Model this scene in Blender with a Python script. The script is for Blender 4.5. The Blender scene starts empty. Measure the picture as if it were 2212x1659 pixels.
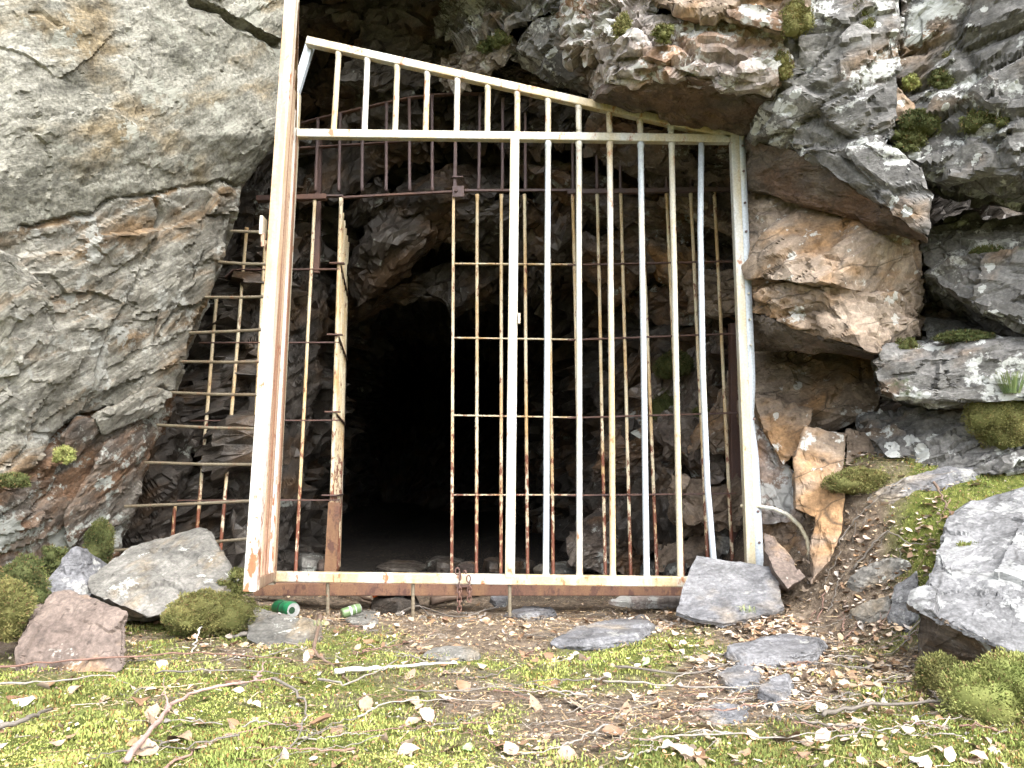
import bpy, bmesh, math, random
import numpy as np
from mathutils import Vector, Matrix

# ------------------------------------------------------------------ camera, sky, sun
scene = bpy.context.scene
CAMZ, PITCH, ROLL, FPX = 0.58, 7.6, 0.6, 1600.0          # focal length in units of a 2212 px wide picture
cam_data = bpy.data.cameras.new('camera')
cam = bpy.data.objects.new('camera', cam_data)
scene.collection.objects.link(cam)
cam_data.sensor_width = 36.0
cam_data.lens = FPX / 2212.0 * 36.0
cam_data.clip_start = 0.05
cam_data.clip_end = 500.0
CAMM = Matrix.Translation((0, 0, CAMZ)) @ Matrix.Rotation(math.radians(90 + PITCH), 4, 'X') @ Matrix.Rotation(math.radians(ROLL), 4, 'Z')
cam.matrix_world = CAMM
scene.camera = cam

SUN_EL, SUN_AZ = 50.0, 152.0      # high, behind the camera and to its right (azimuth from +Y, clockwise)
world = bpy.data.worlds.new('World')
scene.world = world
world.use_nodes = True
wn = world.node_tree.nodes
wl = world.node_tree.links
wn.clear()
sky = wn.new('ShaderNodeTexSky')
sky.sky_type = 'NISHITA'
sky.sun_disc = False
sky.sun_elevation = math.radians(SUN_EL)
sky.sun_rotation = math.radians(SUN_AZ)
sky.air_density = 1.0
sky.dust_density = 3.0
hsv = wn.new('ShaderNodeHueSaturation')
hsv.inputs['Saturation'].default_value = 0.30          # bright cloud cover: a nearly white sky
bg = wn.new('ShaderNodeBackground')
bg.inputs['Strength'].default_value = 0.15
wo = wn.new('ShaderNodeOutputWorld')
wl.new(sky.outputs[0], hsv.inputs['Color'])
wl.new(hsv.outputs[0], bg.inputs['Color'])
wl.new(bg.outputs[0], wo.inputs['Surface'])

sun_data = bpy.data.lights.new('sun', 'SUN')
sun_data.energy = 1.1
sun_data.angle = math.radians(55)
sun_data.color = (1.0, 0.97, 0.92)
sun = bpy.data.objects.new('sun', sun_data)
scene.collection.objects.link(sun)
_el, _az = math.radians(SUN_EL), math.radians(SUN_AZ)
_to = Vector((math.sin(_az) * math.cos(_el), math.cos(_az) * math.cos(_el), math.sin(_el)))
sun.rotation_euler = _to.to_track_quat('Z', 'Y').to_euler()
sun['kind'] = 'helper'

vs = scene.view_settings
vs.view_transform = 'Standard'
vs.look = 'None'
vs.exposure = 2.4
vs.gamma = 1.0
vs.use_curve_mapping = False
scene.cycles.max_bounces = 3
scene.cycles.diffuse_bounces = 2
scene.cycles.glossy_bounces = 2
scene.cycles.use_adaptive_sampling = True
scene.cycles.adaptive_threshold = 0.05
scene.cycles.caustics_reflective = False
scene.cycles.caustics_refractive = False
scene.cycles.use_denoising = True

rng = np.random.default_rng(7)
random.seed(7)
col = scene.collection

# ------------------------------------------------------------------ measuring: picture point + distance -> place in the world
_R = np.array(CAMM.to_3x3())
CAM = np.array((0.0, 0.0, CAMZ))
_TS = np.arange(0.6, 7.0, 0.04)


def P(px, py, d):
    r = _R @ np.array(((px - 1106.0) / FPX, -(py - 829.5) / FPX, -1.0))
    return CAM + r * (d / r[1])


def G(px, py, z=None):
    """the point of the ground seen at a picture point"""
    r = _R @ np.array(((px - 1106.0) / FPX, -(py - 829.5) / FPX, -1.0))
    ts = _TS
    p = CAM + r[None, :] * ts[:, None]
    below = p[:, 2] < gz(p[:, 0], p[:, 1])
    if not below.any():
        return CAM + r * 6.0
    i = max(1, int(np.argmax(below)))
    tt = np.linspace(ts[i - 1], ts[i], 12)
    p = CAM + r[None, :] * tt[:, None]
    below = p[:, 2] < gz(p[:, 0], p[:, 1])
    return p[int(np.argmax(below)) if below.any() else -1]


def seen(p):
    """picture x, y and distance of many points"""
    q = (p - CAM) @ _R
    dep = np.maximum(-q[:, 2], 1e-3)
    return 1106 + q[:, 0] / dep * FPX, 829.5 - q[:, 1] / dep * FPX, -q[:, 2]


# ------------------------------------------------------------------ noise
def _hash(ix, iy, iz, seed):
    h = (ix.astype(np.int64) * 374761393 + iy.astype(np.int64) * 668265263 + iz.astype(np.int64) * 2147483647 + seed * 974634777) & 0xFFFFFFFF
    h = ((h ^ (h >> 13)) * 1274126177) & 0xFFFFFFFF
    h = ((h ^ (h >> 16)) * 2246822519) & 0xFFFFFFFF
    h = h ^ (h >> 15)
    return (h & 0xFFFFFF) / float(0x1000000)


def vnoise(p, seed=0):
    f = np.floor(p)
    w = p - f
    w = w * w * (3 - 2 * w)
    i = f.astype(np.int64)
    out = 0
    for a in (0, 1):
        for b in (0, 1):
            for c in (0, 1):
                k = _hash(i[:, 0] + a, i[:, 1] + b, i[:, 2] + c, seed)
                out = out + k * (w[:, 0] if a else 1 - w[:, 0]) * (w[:, 1] if b else 1 - w[:, 1]) * (w[:, 2] if c else 1 - w[:, 2])
    return out - 0.5


def fbm(p, seed=0, octaves=4, gain=0.5):
    out = 0
    a = 1.0
    for o in range(octaves):
        out = out + a * vnoise(p * (2.03 ** o) + 17.3 * o, seed + o)
        a *= gain
    return out


def facet(p, seed=0, tilt=0.6, edge=False):
    """broken-stone relief: cells, each a tilted plane at its own height"""
    f = np.floor(p - 0.5)
    i = f.astype(np.int64)
    best = np.full(len(p), 1e9)
    second = np.full(len(p), 1e9)
    val = np.zeros(len(p))
    for a in (0, 1):
        for b in (0, 1):
            for c in (0, 1):
                x, y, z = i[:, 0] + a, i[:, 1] + b, i[:, 2] + c
                h1 = _hash(x, y, z, seed)
                h2 = _hash(x, y, z, seed + 11)
                h3 = _hash(x, y, z, seed + 23)
                q = p - np.stack((x + 0.5 + (h1 - .5) * .9, y + 0.5 + (h2 - .5) * .9, z + 0.5 + (h3 - .5) * .9), 1)
                d = (q * q).sum(1)
                m = d < best
                second = np.where(m, best, np.minimum(second, d))
                best = np.where(m, d, best)
                v = (h1 + h2 * 7.31 + h3 * 3.7) % 1.0 - 0.5 + tilt * (q[:, 0] * (h2 - .5) + q[:, 1] * (h3 - .5) + q[:, 2] * (h1 - .5)) * 2
                val = np.where(m, v, val)
    if edge:
        return val, np.sqrt(second) - np.sqrt(best)
    return val


def smooth(a, b, x):
    t = np.clip((x - a) / (b - a), 0, 1)
    return t * t * (3 - 2 * t)


# ------------------------------------------------------------------ objects
BASE = {}


def mesh_from(name, v, f):
    me = bpy.data.meshes.new(name)
    v = np.asarray(v, dtype=np.float32)
    if isinstance(f, np.ndarray):
        n, k = f.shape
        me.vertices.add(len(v))
        me.vertices.foreach_set('co', v.ravel())
        me.loops.add(n * k)
        me.loops.foreach_set('vertex_index', f.astype(np.int32).ravel())
        me.polygons.add(n)
        me.polygons.foreach_set('loop_start', np.arange(0, n * k, k, dtype=np.int32))
        me.update(calc_edges=True)
    else:
        me.from_pydata([tuple(x) for x in v], [], f)
        me.update()
    return me


def tag(o, label=None, cat=None, group=None, kind=None):
    if label:
        o['label'] = label
    if cat:
        o['category'] = cat
    if group:
        o['group'] = group
    if kind:
        o['kind'] = kind
    return o


def root(name, loc, label=None, cat=None, group=None, kind=None):
    o = bpy.data.objects.new(name, None)
    o.location = loc
    o.empty_display_size = 0.05
    col.objects.link(o)
    BASE[o.name] = np.array(loc, float)
    return tag(o, label, cat, group, kind)


def obj(name, v, f, mat, parent=None, base=None, smooth_shade=False, crisp=0):
    """vertices are given in world coordinates"""
    v = np.asarray(v, float)
    if parent is not None:
        b = BASE[parent.name]
    elif base is not None:
        b = np.array(base, float)
    else:
        b = np.array(((v[:, 0].min() + v[:, 0].max()) / 2, (v[:, 1].min() + v[:, 1].max()) / 2, v[:, 2].min()))
    me = mesh_from(name, v - b, f)
    if mat:
        me.materials.append(mat)
    if crisp:
        me.set_sharp_from_angle(angle=math.radians(crisp))
    if smooth_shade:
        me.polygons.foreach_set('use_smooth', np.ones(len(me.polygons), dtype=bool))
    o = bpy.data.objects.new(name, me)
    col.objects.link(o)
    if parent is not None:
        o.parent = parent
    else:
        o.location = b
    BASE[o.name] = b
    return o


def set_color(o, rgb):
    a = o.data.color_attributes.new('tint', 'FLOAT_COLOR', 'POINT')
    c = np.ones((len(rgb), 4), dtype=np.float32)
    c[:, :3] = rgb
    a.data.foreach_set('color', c.ravel())


# ------------------------------------------------------------------ shapes
def frame_of(d, up=(0, 0, 1)):
    d = np.asarray(d, float)
    d = d / np.linalg.norm(d)
    u = np.asarray(up, float)
    if abs(d @ u) > 0.95:
        u = np.array((0, 1.0, 0)) if abs(d[1]) < .9 else np.array((1.0, 0, 0))
    s = np.cross(d, u)
    s /= np.linalg.norm(s)
    t = np.cross(s, d)
    return d, s, t


def section_bar(p0, p1, w, h, up=(0, 0, 1), round_=0.12, seg=1, wobble=0.0, seed=0):
    """box tube with rounded edges: w across, h along 'up'"""
    p0, p1 = np.asarray(p0, float), np.asarray(p1, float)
    d, s, t = frame_of(p1 - p0, up)
    r = round_ * min(w, h)
    c = []
    for sx, sy in ((1, 1), (-1, 1), (-1, -1), (1, -1)):
        cx, cy = sx * (w / 2 - r), sy * (h / 2 - r)
        a0 = {(1, 1): 0, (-1, 1): 90, (-1, -1): 180, (1, -1): 270}[(sx, sy)]
        for k in (0, 45, 90):
            a = math.radians(a0 + k)
            c.append((cx + r * math.cos(a), cy + r * math.sin(a)))
    n = len(c)
    v, f = [], []
    rr = random.Random(seed)
    for i in range(seg + 1):
        q = p0 + (p1 - p0) * i / seg
        if wobble and 0 < i < seg:
            q = q + s * rr.uniform(-wobble, wobble) + t * rr.uniform(-wobble, wobble)
        for a, b in c:
            v.append(q + s * a + t * b)
    for i in range(seg):
        for k in range(n):
            f.append((i * n + k, i * n + (k + 1) % n, (i + 1) * n + (k + 1) % n, (i + 1) * n + k))
    f.append(tuple(range(n - 1, -1, -1)))
    f.append(tuple(seg * n + k for k in range(n)))
    return v, f


def pipe(pts, radii, n=10, ribs=0.0, rib_step=0.0):
    """round bar along a line of points"""
    pts = [np.asarray(p, float) for p in pts]
    if not hasattr(radii, '__len__'):
        radii = [radii] * len(pts)
    if rib_step:
        np_, nr_ = [], []
        k = 0
        for a, b, ra, rb in zip(pts, pts[1:], radii, radii[1:]):
            m = max(1, int(np.linalg.norm(b - a) / rib_step))
            for j in range(m):
                np_.append(a + (b - a) * j / m)
                nr_.append((ra + (rb - ra) * j / m) + (ribs if k % 2 else 0))
                k += 1
        np_.append(pts[-1])
        nr_.append(radii[-1])
        pts, radii = np_, nr_
    v, f = [], []
    s = None
    for i, p in enumerate(pts):
        a = pts[max(i - 1, 0)]
        b = pts[min(i + 1, len(pts) - 1)]
        d = b - a
        d = d / (np.linalg.norm(d) + 1e-9)
        if s is None:
            _, s, t = frame_of(d)
        else:
            s = s - d * (s @ d)
            s /= np.linalg.norm(s) + 1e-9
            t = np.cross(s, d)
        for k in range(n):
            an = 2 * math.pi * k / n
            v.append(p + (s * math.cos(an) + t * math.sin(an)) * radii[i])
    for i in range(len(pts) - 1):
        for k in range(n):
            f.append((i * n + k, i * n + (k + 1) % n, (i + 1) * n + (k + 1) % n, (i + 1) * n + k))
    f.append(tuple(range(n - 1, -1, -1)))
    f.append(tuple((len(pts) - 1) * n + k for k in range(n)))
    return v, f


def join(parts):
    v, f = [], []
    for a, b in parts:
        o = len(v)
        v += list(a)
        f += [tuple(i + o for i in x) for x in b]
    return v, f


def hull(points):
    bm = bmesh.new()
    for p in points:
        bm.verts.new(p)
    r = bmesh.ops.convex_hull(bm, input=bm.verts)
    bmesh.ops.delete(bm, geom=list({g for g in r['geom_interior'] + r['geom_unused'] if isinstance(g, bmesh.types.BMVert)}), context='VERTS')
    bmesh.ops.triangulate(bm, faces=bm.faces)
    bmesh.ops.recalc_face_normals(bm, faces=bm.faces)
    bm.verts.index_update()
    v = np.array([x.co[:] for x in bm.verts])
    f = np.array([[x.index for x in g.verts] for g in bm.faces], dtype=np.int64)
    bm.free()
    return v, f


def refine(v, f, L, passes=9, lod=True, far=4.0):
    """split long edges until the mesh is fine where it shows"""
    for _ in range(passes):
        e = np.concatenate((f[:, (0, 1)], f[:, (1, 2)], f[:, (2, 0)]))
        e.sort(axis=1)
        key = e[:, 0] * (len(v) + 1) + e[:, 1]
        uq, first, inv = np.unique(key, return_index=True, return_inverse=True)
        ue = e[first]
        mid = (v[ue[:, 0]] + v[ue[:, 1]]) / 2
        ln = np.linalg.norm(v[ue[:, 0]] - v[ue[:, 1]], axis=1)
        if lod:
            px, py, dep = seen(mid)
            m = 60 + ln * 500
            inside = (px > -m) & (px < 2212 + m) & (py > -m) & (py < 1659 + m) & (dep > 0.2)
            n = np.cross(v[f[:, 1]] - v[f[:, 0]], v[f[:, 2]] - v[f[:, 0]])
            c = (v[f[:, 0]] + v[f[:, 1]] + v[f[:, 2]]) / 3
            away = (n * (c - CAM)).sum(1) > 0.15 * np.linalg.norm(n, axis=1) * np.linalg.norm(c - CAM, axis=1)
            k = len(f)
            hid = np.ones(len(ue), bool)
            for j in range(3):
                np.logical_and.at(hid, inv[j * k:(j + 1) * k], away)
            tgt = L * np.maximum(dep / 3.0, 0.5) * np.where(hid, 2.5, 1.0)
            tgt = np.where(inside, tgt, L * far)
        else:
            tgt = L
        mark = ln > tgt
        if not mark.any():
            break
        idx = np.full(len(ue), -1, dtype=np.int64)
        idx[mark] = len(v) + np.arange(mark.sum())
        v = np.concatenate((v, mid[mark]))
        k = len(f)
        m = np.stack((idx[inv[:k]], idx[inv[k:2 * k]], idx[inv[2 * k:]]), 1)
        cnt = (m >= 0).sum(1)
        out = [f[cnt == 0]]
        for c1 in (1, 2):
            sel = cnt == c1
            g, h = f[sel], m[sel]
            for r in range(3):
                gr = np.roll(g, -r, axis=1)
                hr = np.roll(h, -r, axis=1)
                if c1 == 1:
                    s = hr[:, 0] >= 0
                    a, b, c = gr[s].T
                    x = hr[s][:, 0]
                    out += [np.stack((a, x, c), 1), np.stack((x, b, c), 1)]
                else:
                    s = (hr[:, 0] >= 0) & (hr[:, 1] >= 0)
                    a, b, c = gr[s].T
                    x, y = hr[s][:, 0], hr[s][:, 1]
                    out += [np.stack((x, b, y), 1), np.stack((a, x, y), 1), np.stack((a, y, c), 1)]
        s = cnt == 3
        a, b, c = f[s].T
        x, y, z = m[s].T
        out += [np.stack((a, x, z), 1), np.stack((x, b, y), 1), np.stack((z, y, c), 1), np.stack((x, y, z), 1)]
        f = np.concatenate(out)
    return v, f


def vnormals(v, f):
    n = np.cross(v[f[:, 1]] - v[f[:, 0]], v[f[:, 2]] - v[f[:, 0]])
    out = np.zeros_like(v)
    for k in range(3):
        np.add.at(out, f[:, k], n)
    return out / (np.linalg.norm(out, axis=1, keepdims=True) + 1e-12)


def relax(v, f, times, amount=0.5):
    e = np.concatenate((f[:, (0, 1)], f[:, (1, 2)], f[:, (2, 0)]))
    for _ in range(times):
        s = np.zeros_like(v)
        c = np.zeros(len(v))
        np.add.at(s, e[:, 0], v[e[:, 1]])
        np.add.at(c, e[:, 0], 1)
        np.add.at(s, e[:, 1], v[e[:, 0]])
        np.add.at(c, e[:, 1], 1)
        v = v + amount * (s / np.maximum(c, 1)[:, None] - v)
    return v


# bedding of the cliff: the beds run up to the right and back into the hill
def bedmat(deg, yaw=0.0):
    a = math.radians(deg)
    m = np.array(((math.cos(a), 0, math.sin(a)), (0, 1, 0), (-math.sin(a), 0, math.cos(a))))
    b = math.radians(yaw)
    return m @ np.array(((math.cos(b), math.sin(b), 0), (-math.sin(b), math.cos(b), 0), (0, 0, 1)))


def roughen(v, f, amp=0.03, cell=(.35, .35, .12), bed=55, seed=0, fine=0.012, rag=0.008, soft=2, small=0.4, steps=0.0, crack=0.0):
    if soft:
        v = relax(v, f, soft)
    n = vnormals(v, f)
    M = bedmat(bed)
    q = v @ M.T + 0.06 * np.stack([fbm(v * 2.5, seed + 40 + k, 2) for k in range(3)], 1)
    h, ed = facet(q / np.array(cell), seed, edge=True)
    h = amp * h
    if crack:
        h = h - crack * (1 - smooth(.02, .16, ed)) * smooth(-.12, .12, fbm(v * 1.9, seed + 88, 2))
    h = h + amp * small * facet(q / (np.array(cell) * 0.33), seed + 3)
    h = h + fine * fbm(v * 9.0, seed + 9, 4, 0.6)
    if steps:
        s = q[:, 2] / 0.16 + 0.8 * fbm(v * 1.7, seed + 60, 2)
        h = h - steps * (s - np.floor(s)) ** 3
    out = v + n * h[:, None]
    out = out + rag * np.stack([fbm(v * 16.0, seed + 70 + k, 3, 0.6) for k in range(3)], 1)
    return out

# ------------------------------------------------------------------ materials
def new_mat(name):
    m = bpy.data.materials.new(name)
    m.use_nodes = True
    nt = m.node_tree
    bs = nt.nodes['Principled BSDF']
    return m, nt, bs


class N:
    def __init__(self, nt):
        self.nt = nt
        self.pos = nt.nodes.new('ShaderNodeNewGeometry').outputs['Position']

    def map(self, rot=(0, 0, 0), scale=(1, 1, 1), loc=(0, 0, 0)):
        n = self.nt.nodes.new('ShaderNodeMapping')
        n.inputs['Rotation'].default_value = [math.radians(a) for a in rot]
        n.inputs['Scale'].default_value = scale
        n.inputs['Location'].default_value = loc
        self.nt.links.new(self.pos, n.inputs['Vector'])
        return n.outputs[0]

    def bedded(self, bed, stretch, loc=(0, 0, 0)):
        n = self.nt.nodes.new('ShaderNodeMapping')
        n.vector_type = 'TEXTURE'
        n.inputs['Rotation'].default_value = (0, math.radians(-bed), 0)
        n.inputs['Scale'].default_value = (1, 1, 1.0 / stretch)
        n.inputs['Location'].default_value = loc
        self.nt.links.new(self.pos, n.inputs['Vector'])
        return n.outputs[0]

    def noise(self, scale, detail=5, rough=0.55, vec=None, dist=0.0):
        n = self.nt.nodes.new('ShaderNodeTexNoise')
        n.inputs['Scale'].default_value = scale
        n.inputs['Detail'].default_value = detail
        n.inputs['Roughness'].default_value = rough
        n.inputs['Distortion'].default_value = dist
        self.nt.links.new(vec if vec is not None else self.pos, n.inputs['Vector'])
        return n.outputs[0]

    def voronoi(self, scale, vec=None, feature='F1', rand=1.0):
        n = self.nt.nodes.new('ShaderNodeTexVoronoi')
        n.feature = feature
        n.inputs['Scale'].default_value = scale
        n.inputs['Randomness'].default_value = rand
        self.nt.links.new(vec if vec is not None else self.pos, n.inputs['Vector'])
        return n.outputs['Distance']

    def ramp(self, fac, stops, interp='LINEAR'):
        n = self.nt.nodes.new('ShaderNodeValToRGB')
        cr = n.color_ramp
        cr.interpolation = interp
        while len(cr.elements) < len(stops):
            cr.elements.new(0.5)
        for e, (p, c) in zip(cr.elements, stops):
            e.position = p
            e.color = (c, c, c, 1) if not hasattr(c, '__len__') else (*c, 1)
        self.nt.links.new(fac, n.inputs[0])
        return n.outputs[0]

    def mix(self, fac, a, b, mode='MIX'):
        n = self.nt.nodes.new('ShaderNodeMix')
        n.data_type = 'RGBA'
        n.blend_type = mode
        for k, x in ((0, fac), (6, a), (7, b)):
            if hasattr(x, 'is_output'):
                self.nt.links.new(x, n.inputs[k])
            elif k == 0:
                n.inputs[0].default_value = x
            else:
                n.inputs[k].default_value = (*x, 1) if hasattr(x, '__len__') else (x, x, x, 1)
        return n.outputs[2]

    def math(self, op, a, b=0.0):
        n = self.nt.nodes.new('ShaderNodeMath')
        n.operation = op
        for k, x in ((0, a), (1, b)):
            if hasattr(x, 'is_output'):
                self.nt.links.new(x, n.inputs[k])
            else:
                n.inputs[k].default_value = x
        return n.outputs[0]

    def z(self):
        n = self.nt.nodes.new('ShaderNodeSeparateXYZ')
        self.nt.links.new(self.pos, n.inputs[0])
        return n.outputs

    def attr(self, name):
        n = self.nt.nodes.new('ShaderNodeAttribute')
        n.attribute_name = name
        return n.outputs['Color']

    def rand(self):
        return self.nt.nodes.new('ShaderNodeObjectInfo').outputs['Random']

    def bump(self, h, strength=0.5, dist=0.01, prev=None):
        n = self.nt.nodes.new('ShaderNodeBump')
        n.inputs['Strength'].default_value = strength
        n.inputs['Distance'].default_value = dist
        self.nt.links.new(h, n.inputs['Height'])
        if prev is not None:
            self.nt.links.new(prev, n.inputs['Normal'])
        return n.outputs[0]


def rock_mat(name, dark, mid, light, stain=(.22, .10, .04), stain_at=0.62, lichen=0.70, lichen_col=(.62, .63, .58), rough=0.85, bed=55,
             stretch=5.0, speck=0.5, streak=0.5, spots=0.0, seed=0.0, wet=0.0, moss=0.0, bump=1.0, mottle=.8, chip=0, chip_scale=7.0, crack=0.6):
    m, nt, bs = new_mat(name)
    n = N(nt)
    off = (seed * 3.1, seed * 1.7, seed * 2.3)
    p = n.map(loc=off)
    # bedding coordinates: long along the beds
    bd = n.bedded(bed, stretch, off)
    base = n.noise(2.2, 4, 0.62, p, 0.3)
    spk = n.noise(70, 2, 0.7)
    mott = n.noise(14, 4, 0.7, p)
    st = n.noise(3.0, 5, 0.65, bd)
    c = n.ramp(base, ((.30, dark), (.50, mid), (.70, light)))
    c = n.mix(n.math('MULTIPLY', n.ramp(st, ((.42, 0), (.62, 1))), streak), c, n.mix(0.5, light, c), 'MIX')
    sm = n.noise(2.0, 4, 0.6, n.bedded(bed, stretch * .6, (5 + off[0], 2, 1)))
    c = n.mix(n.ramp(sm, ((stain_at - .06, 0), (stain_at + .07, .85))), c, n.mix(mott, stain, (stain[0] * 1.5, stain[1] * 1.7, stain[2] * 1.9)))
    c = n.mix(.7 * min(streak, 1), c, n.ramp(st, ((.30, .35), (.46, 1.0))), 'MULTIPLY')
    c = n.mix(speck, c, n.ramp(spk, ((.30, .35), (.5, .95), (.68, 1.6))), 'MULTIPLY')
    c = n.mix(mottle, c, n.ramp(mott, ((.28, .40), (.5, 1.0), (.72, 1.4))), 'MULTIPLY')
    # crustose lichen
    lc = n.mix(spk, (lichen_col[0] * .72, lichen_col[1] * .72, lichen_col[2] * .69), lichen_col)
    lm = n.math('ADD', n.noise(5.0, 5, 0.75, n.map(loc=(9 + off[0], 4, 7))), n.math('MULTIPLY', spk, 0.10))
    c = n.mix(n.ramp(lm, ((lichen - .015, 0), (lichen + .03, 1))), c, lc)
    if spots:
        # round lichen spots
        w = n.nt.nodes.new('ShaderNodeVectorMath')
        w.operation = 'MULTIPLY_ADD'
        nt.links.new(mott, w.inputs[0])
        w.inputs[1].default_value = (.09, .09, .09)
        nt.links.new(p, w.inputs[2])
        d = n.voronoi(10.0, w.outputs[0])
        k = n.math('LESS_THAN', d, n.math('MULTIPLY', n.ramp(n.noise(4.0, 2), ((.45, 0), (.75, 2.4))), .19 * spots))
        c = n.mix(n.math('MULTIPLY', k, .9), c, lc)
    if moss:
        c = n.mix(n.ramp(n.noise(3.6, 5, 0.7, n.map(loc=(3, 8 + off[1], 2))), ((1 - moss - .02, 0), (1 - moss + .05, 1))), c, n.mix(spk, (.012, .022, .006), (.05, .075, .015)))
    nt.links.new(c, bs.inputs['Base Color'])
    if wet:
        r = n.ramp(base, ((.42, rough), (.62, wet)))
        nt.links.new(r, bs.inputs['Roughness'])
    else:
        bs.inputs['Roughness'].default_value = rough
    bs.inputs['Specular IOR Level'].default_value = 0.35
    hh = n.math('ADD', n.math('MULTIPLY', n.noise(24, 4, 0.75, p), .02), n.math('MULTIPLY', n.noise(10, 3, 0.7, bd), .03))
    # broken faces: every cell of a warped cell pattern is a flat chip with its own tilt
    wv = nt.nodes.new('ShaderNodeVectorMath')
    wv.operation = 'MULTIPLY_ADD'
    wn_ = nt.nodes.new('ShaderNodeTexNoise')
    wn_.inputs['Scale'].default_value = 6.0
    wn_.inputs['Detail'].default_value = 2.0
    nt.links.new(n.pos, wn_.inputs['Vector'])
    nt.links.new(wn_.outputs['Color'], wv.inputs[0])
    wv.inputs[1].default_value = (.16, .16, .16 )
    nt.links.new(n.bedded(bed, max(1.6, min(stretch, 4)), off), wv.inputs[2])
    if chip:
        for sc, k in ((chip_scale * 1.9, .8),):
            vo = nt.nodes.new('ShaderNodeTexVoronoi')
            vo.inputs['Scale'].default_value = sc
            nt.links.new(wv.outputs[0], vo.inputs['Vector'])
            d = nt.nodes.new('ShaderNodeVectorMath')
            d.operation = 'SUBTRACT'
            nt.links.new(wv.outputs[0], d.inputs[0])
            nt.links.new(vo.outputs['Position'], d.inputs[1])
            t = nt.nodes.new('ShaderNodeVectorMath')
            t.operation = 'SUBTRACT'
            nt.links.new(vo.outputs['Color'], t.inputs[0])
            t.inputs[1].default_value = (.5, .5, .5)
            dt = nt.nodes.new('ShaderNodeVectorMath')
            dt.operation = 'DOT_PRODUCT'
            nt.links.new(d.outputs[0], dt.inputs[0])
            nt.links.new(t.outputs[0], dt.inputs[1])
            hh = n.math('ADD', n.math('MULTIPLY', hh, .6), n.math('MULTIPLY', dt.outputs['Value'], k * chip))
    b = n.bump(hh, 0.85 * bump if bump < 1.1 else 1.0, 1.0 * max(bump, .4))
    if crack:
        ve = nt.nodes.new('ShaderNodeTexVoronoi')
        ve.feature = 'DISTANCE_TO_EDGE'
        ve.inputs['Scale'].default_value = chip_scale * .55
        nt.links.new(wv.outputs[0], ve.inputs['Vector'])
        ck = n.math('MULTIPLY', n.ramp(ve.outputs['Distance'], ((.0, 1), (.028, 0))), n.ramp(base, ((.46, 0), (.56, crack))))
        c2 = n.mix(ck, c, (.012, .010, .008))
        nt.links.new(c2, bs.inputs['Base Color'])
    nt.links.new(b, bs.inputs['Normal'])
    return m


R_LEFT = rock_mat('grey_green_rock', (.10, .098, .078), (.155, .15, .125), (.22, .213, .182), stain=(.12, .085, .045), stain_at=.59, lichen=.62, lichen_col=(.25, .25, .215), speck=.7, streak=.85, stretch=6.0, bed=52, mottle=.5, bump=.6, crack=0)
R_STRATA = rock_mat('stained_bedded_rock', (.08, .073, .06), (.15, .142, .118), (.26, .252, .222), stain=(.12, .07, .032), stain_at=.56, lichen=.63, lichen_col=(.28, .28, .26), bed=54, stretch=11, streak=1.0, seed=1, bump=.6, crack=.3)
R_LOW = rock_mat('rusty_bedded_rock', (.045, .038, .034), (.095, .078, .064), (.17, .155, .135), stain=(.10, .05, .024), stain_at=.47, lichen=.60, lichen_col=(.30, .31, .29), bed=52, stretch=9, streak=.9, seed=2, bump=.6, crack=.4)
R_PINK = rock_mat('pale_pink_rock', (.12, .095, .08), (.24, .205, .185), (.36, .33, .31), stain=(.17, .09, .045), stain_at=.57, lichen=.59, lichen_col=(.44, .435, .42), stretch=2, speck=.4, seed=3, bump=.5, chip_scale=6)
R_BROWN = rock_mat('pink_brown_rock', (.10, .072, .052), (.205, .155, .113), (.31, .255, .205), stain=(.21, .11, .045), stain_at=.55, lichen=.67, lichen_col=(.46, .45, .42), bed=20, stretch=3, speck=.4, spots=.75, seed=4, bump=.45, chip_scale=4.5, crack=.7)
R_GREY = rock_mat('lichen_grey_rock', (.06, .058, .056), (.12, .116, .111), (.20, .195, .186), stain=(.12, .07, .035), stain_at=.60, lichen=.615, lichen_col=(.42, .43, .42), bed=15, stretch=2.5, spots=1.15, seed=5, moss=.34, bump=.6, chip_scale=5.5, crack=.8)
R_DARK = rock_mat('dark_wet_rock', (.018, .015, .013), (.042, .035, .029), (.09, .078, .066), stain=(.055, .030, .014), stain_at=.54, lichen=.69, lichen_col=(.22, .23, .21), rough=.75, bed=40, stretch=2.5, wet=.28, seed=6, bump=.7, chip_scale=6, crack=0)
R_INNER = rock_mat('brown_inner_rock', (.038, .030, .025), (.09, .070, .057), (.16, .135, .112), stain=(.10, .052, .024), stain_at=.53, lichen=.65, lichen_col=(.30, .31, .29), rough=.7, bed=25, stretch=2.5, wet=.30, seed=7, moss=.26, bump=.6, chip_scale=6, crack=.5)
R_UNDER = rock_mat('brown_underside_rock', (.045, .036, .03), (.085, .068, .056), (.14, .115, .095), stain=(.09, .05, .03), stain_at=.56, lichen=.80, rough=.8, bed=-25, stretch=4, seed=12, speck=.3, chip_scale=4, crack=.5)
R_BOULDER = rock_mat('pale_boulder_rock', (.065, .065, .066), (.12, .12, .123), (.18, .18, .184), stain=(.18, .14, .10), stain_at=.72, lichen=.60, lichen_col=(.27, .275, .275), bed=35, stretch=4, spots=.8, seed=8, bump=.6, chip_scale=5, crack=.5)
R_SLATE = rock_mat('blue_grey_slate', (.075, .075, .080), (.115, .115, .122), (.17, .17, .175), stain=(.20, .15, .10), stain_at=.60, lichen=.66, lichen_col=(.28, .28, .27), bed=0, stretch=3, speck=.5, rough=.6, seed=9, bump=.8, crack=.3)
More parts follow.
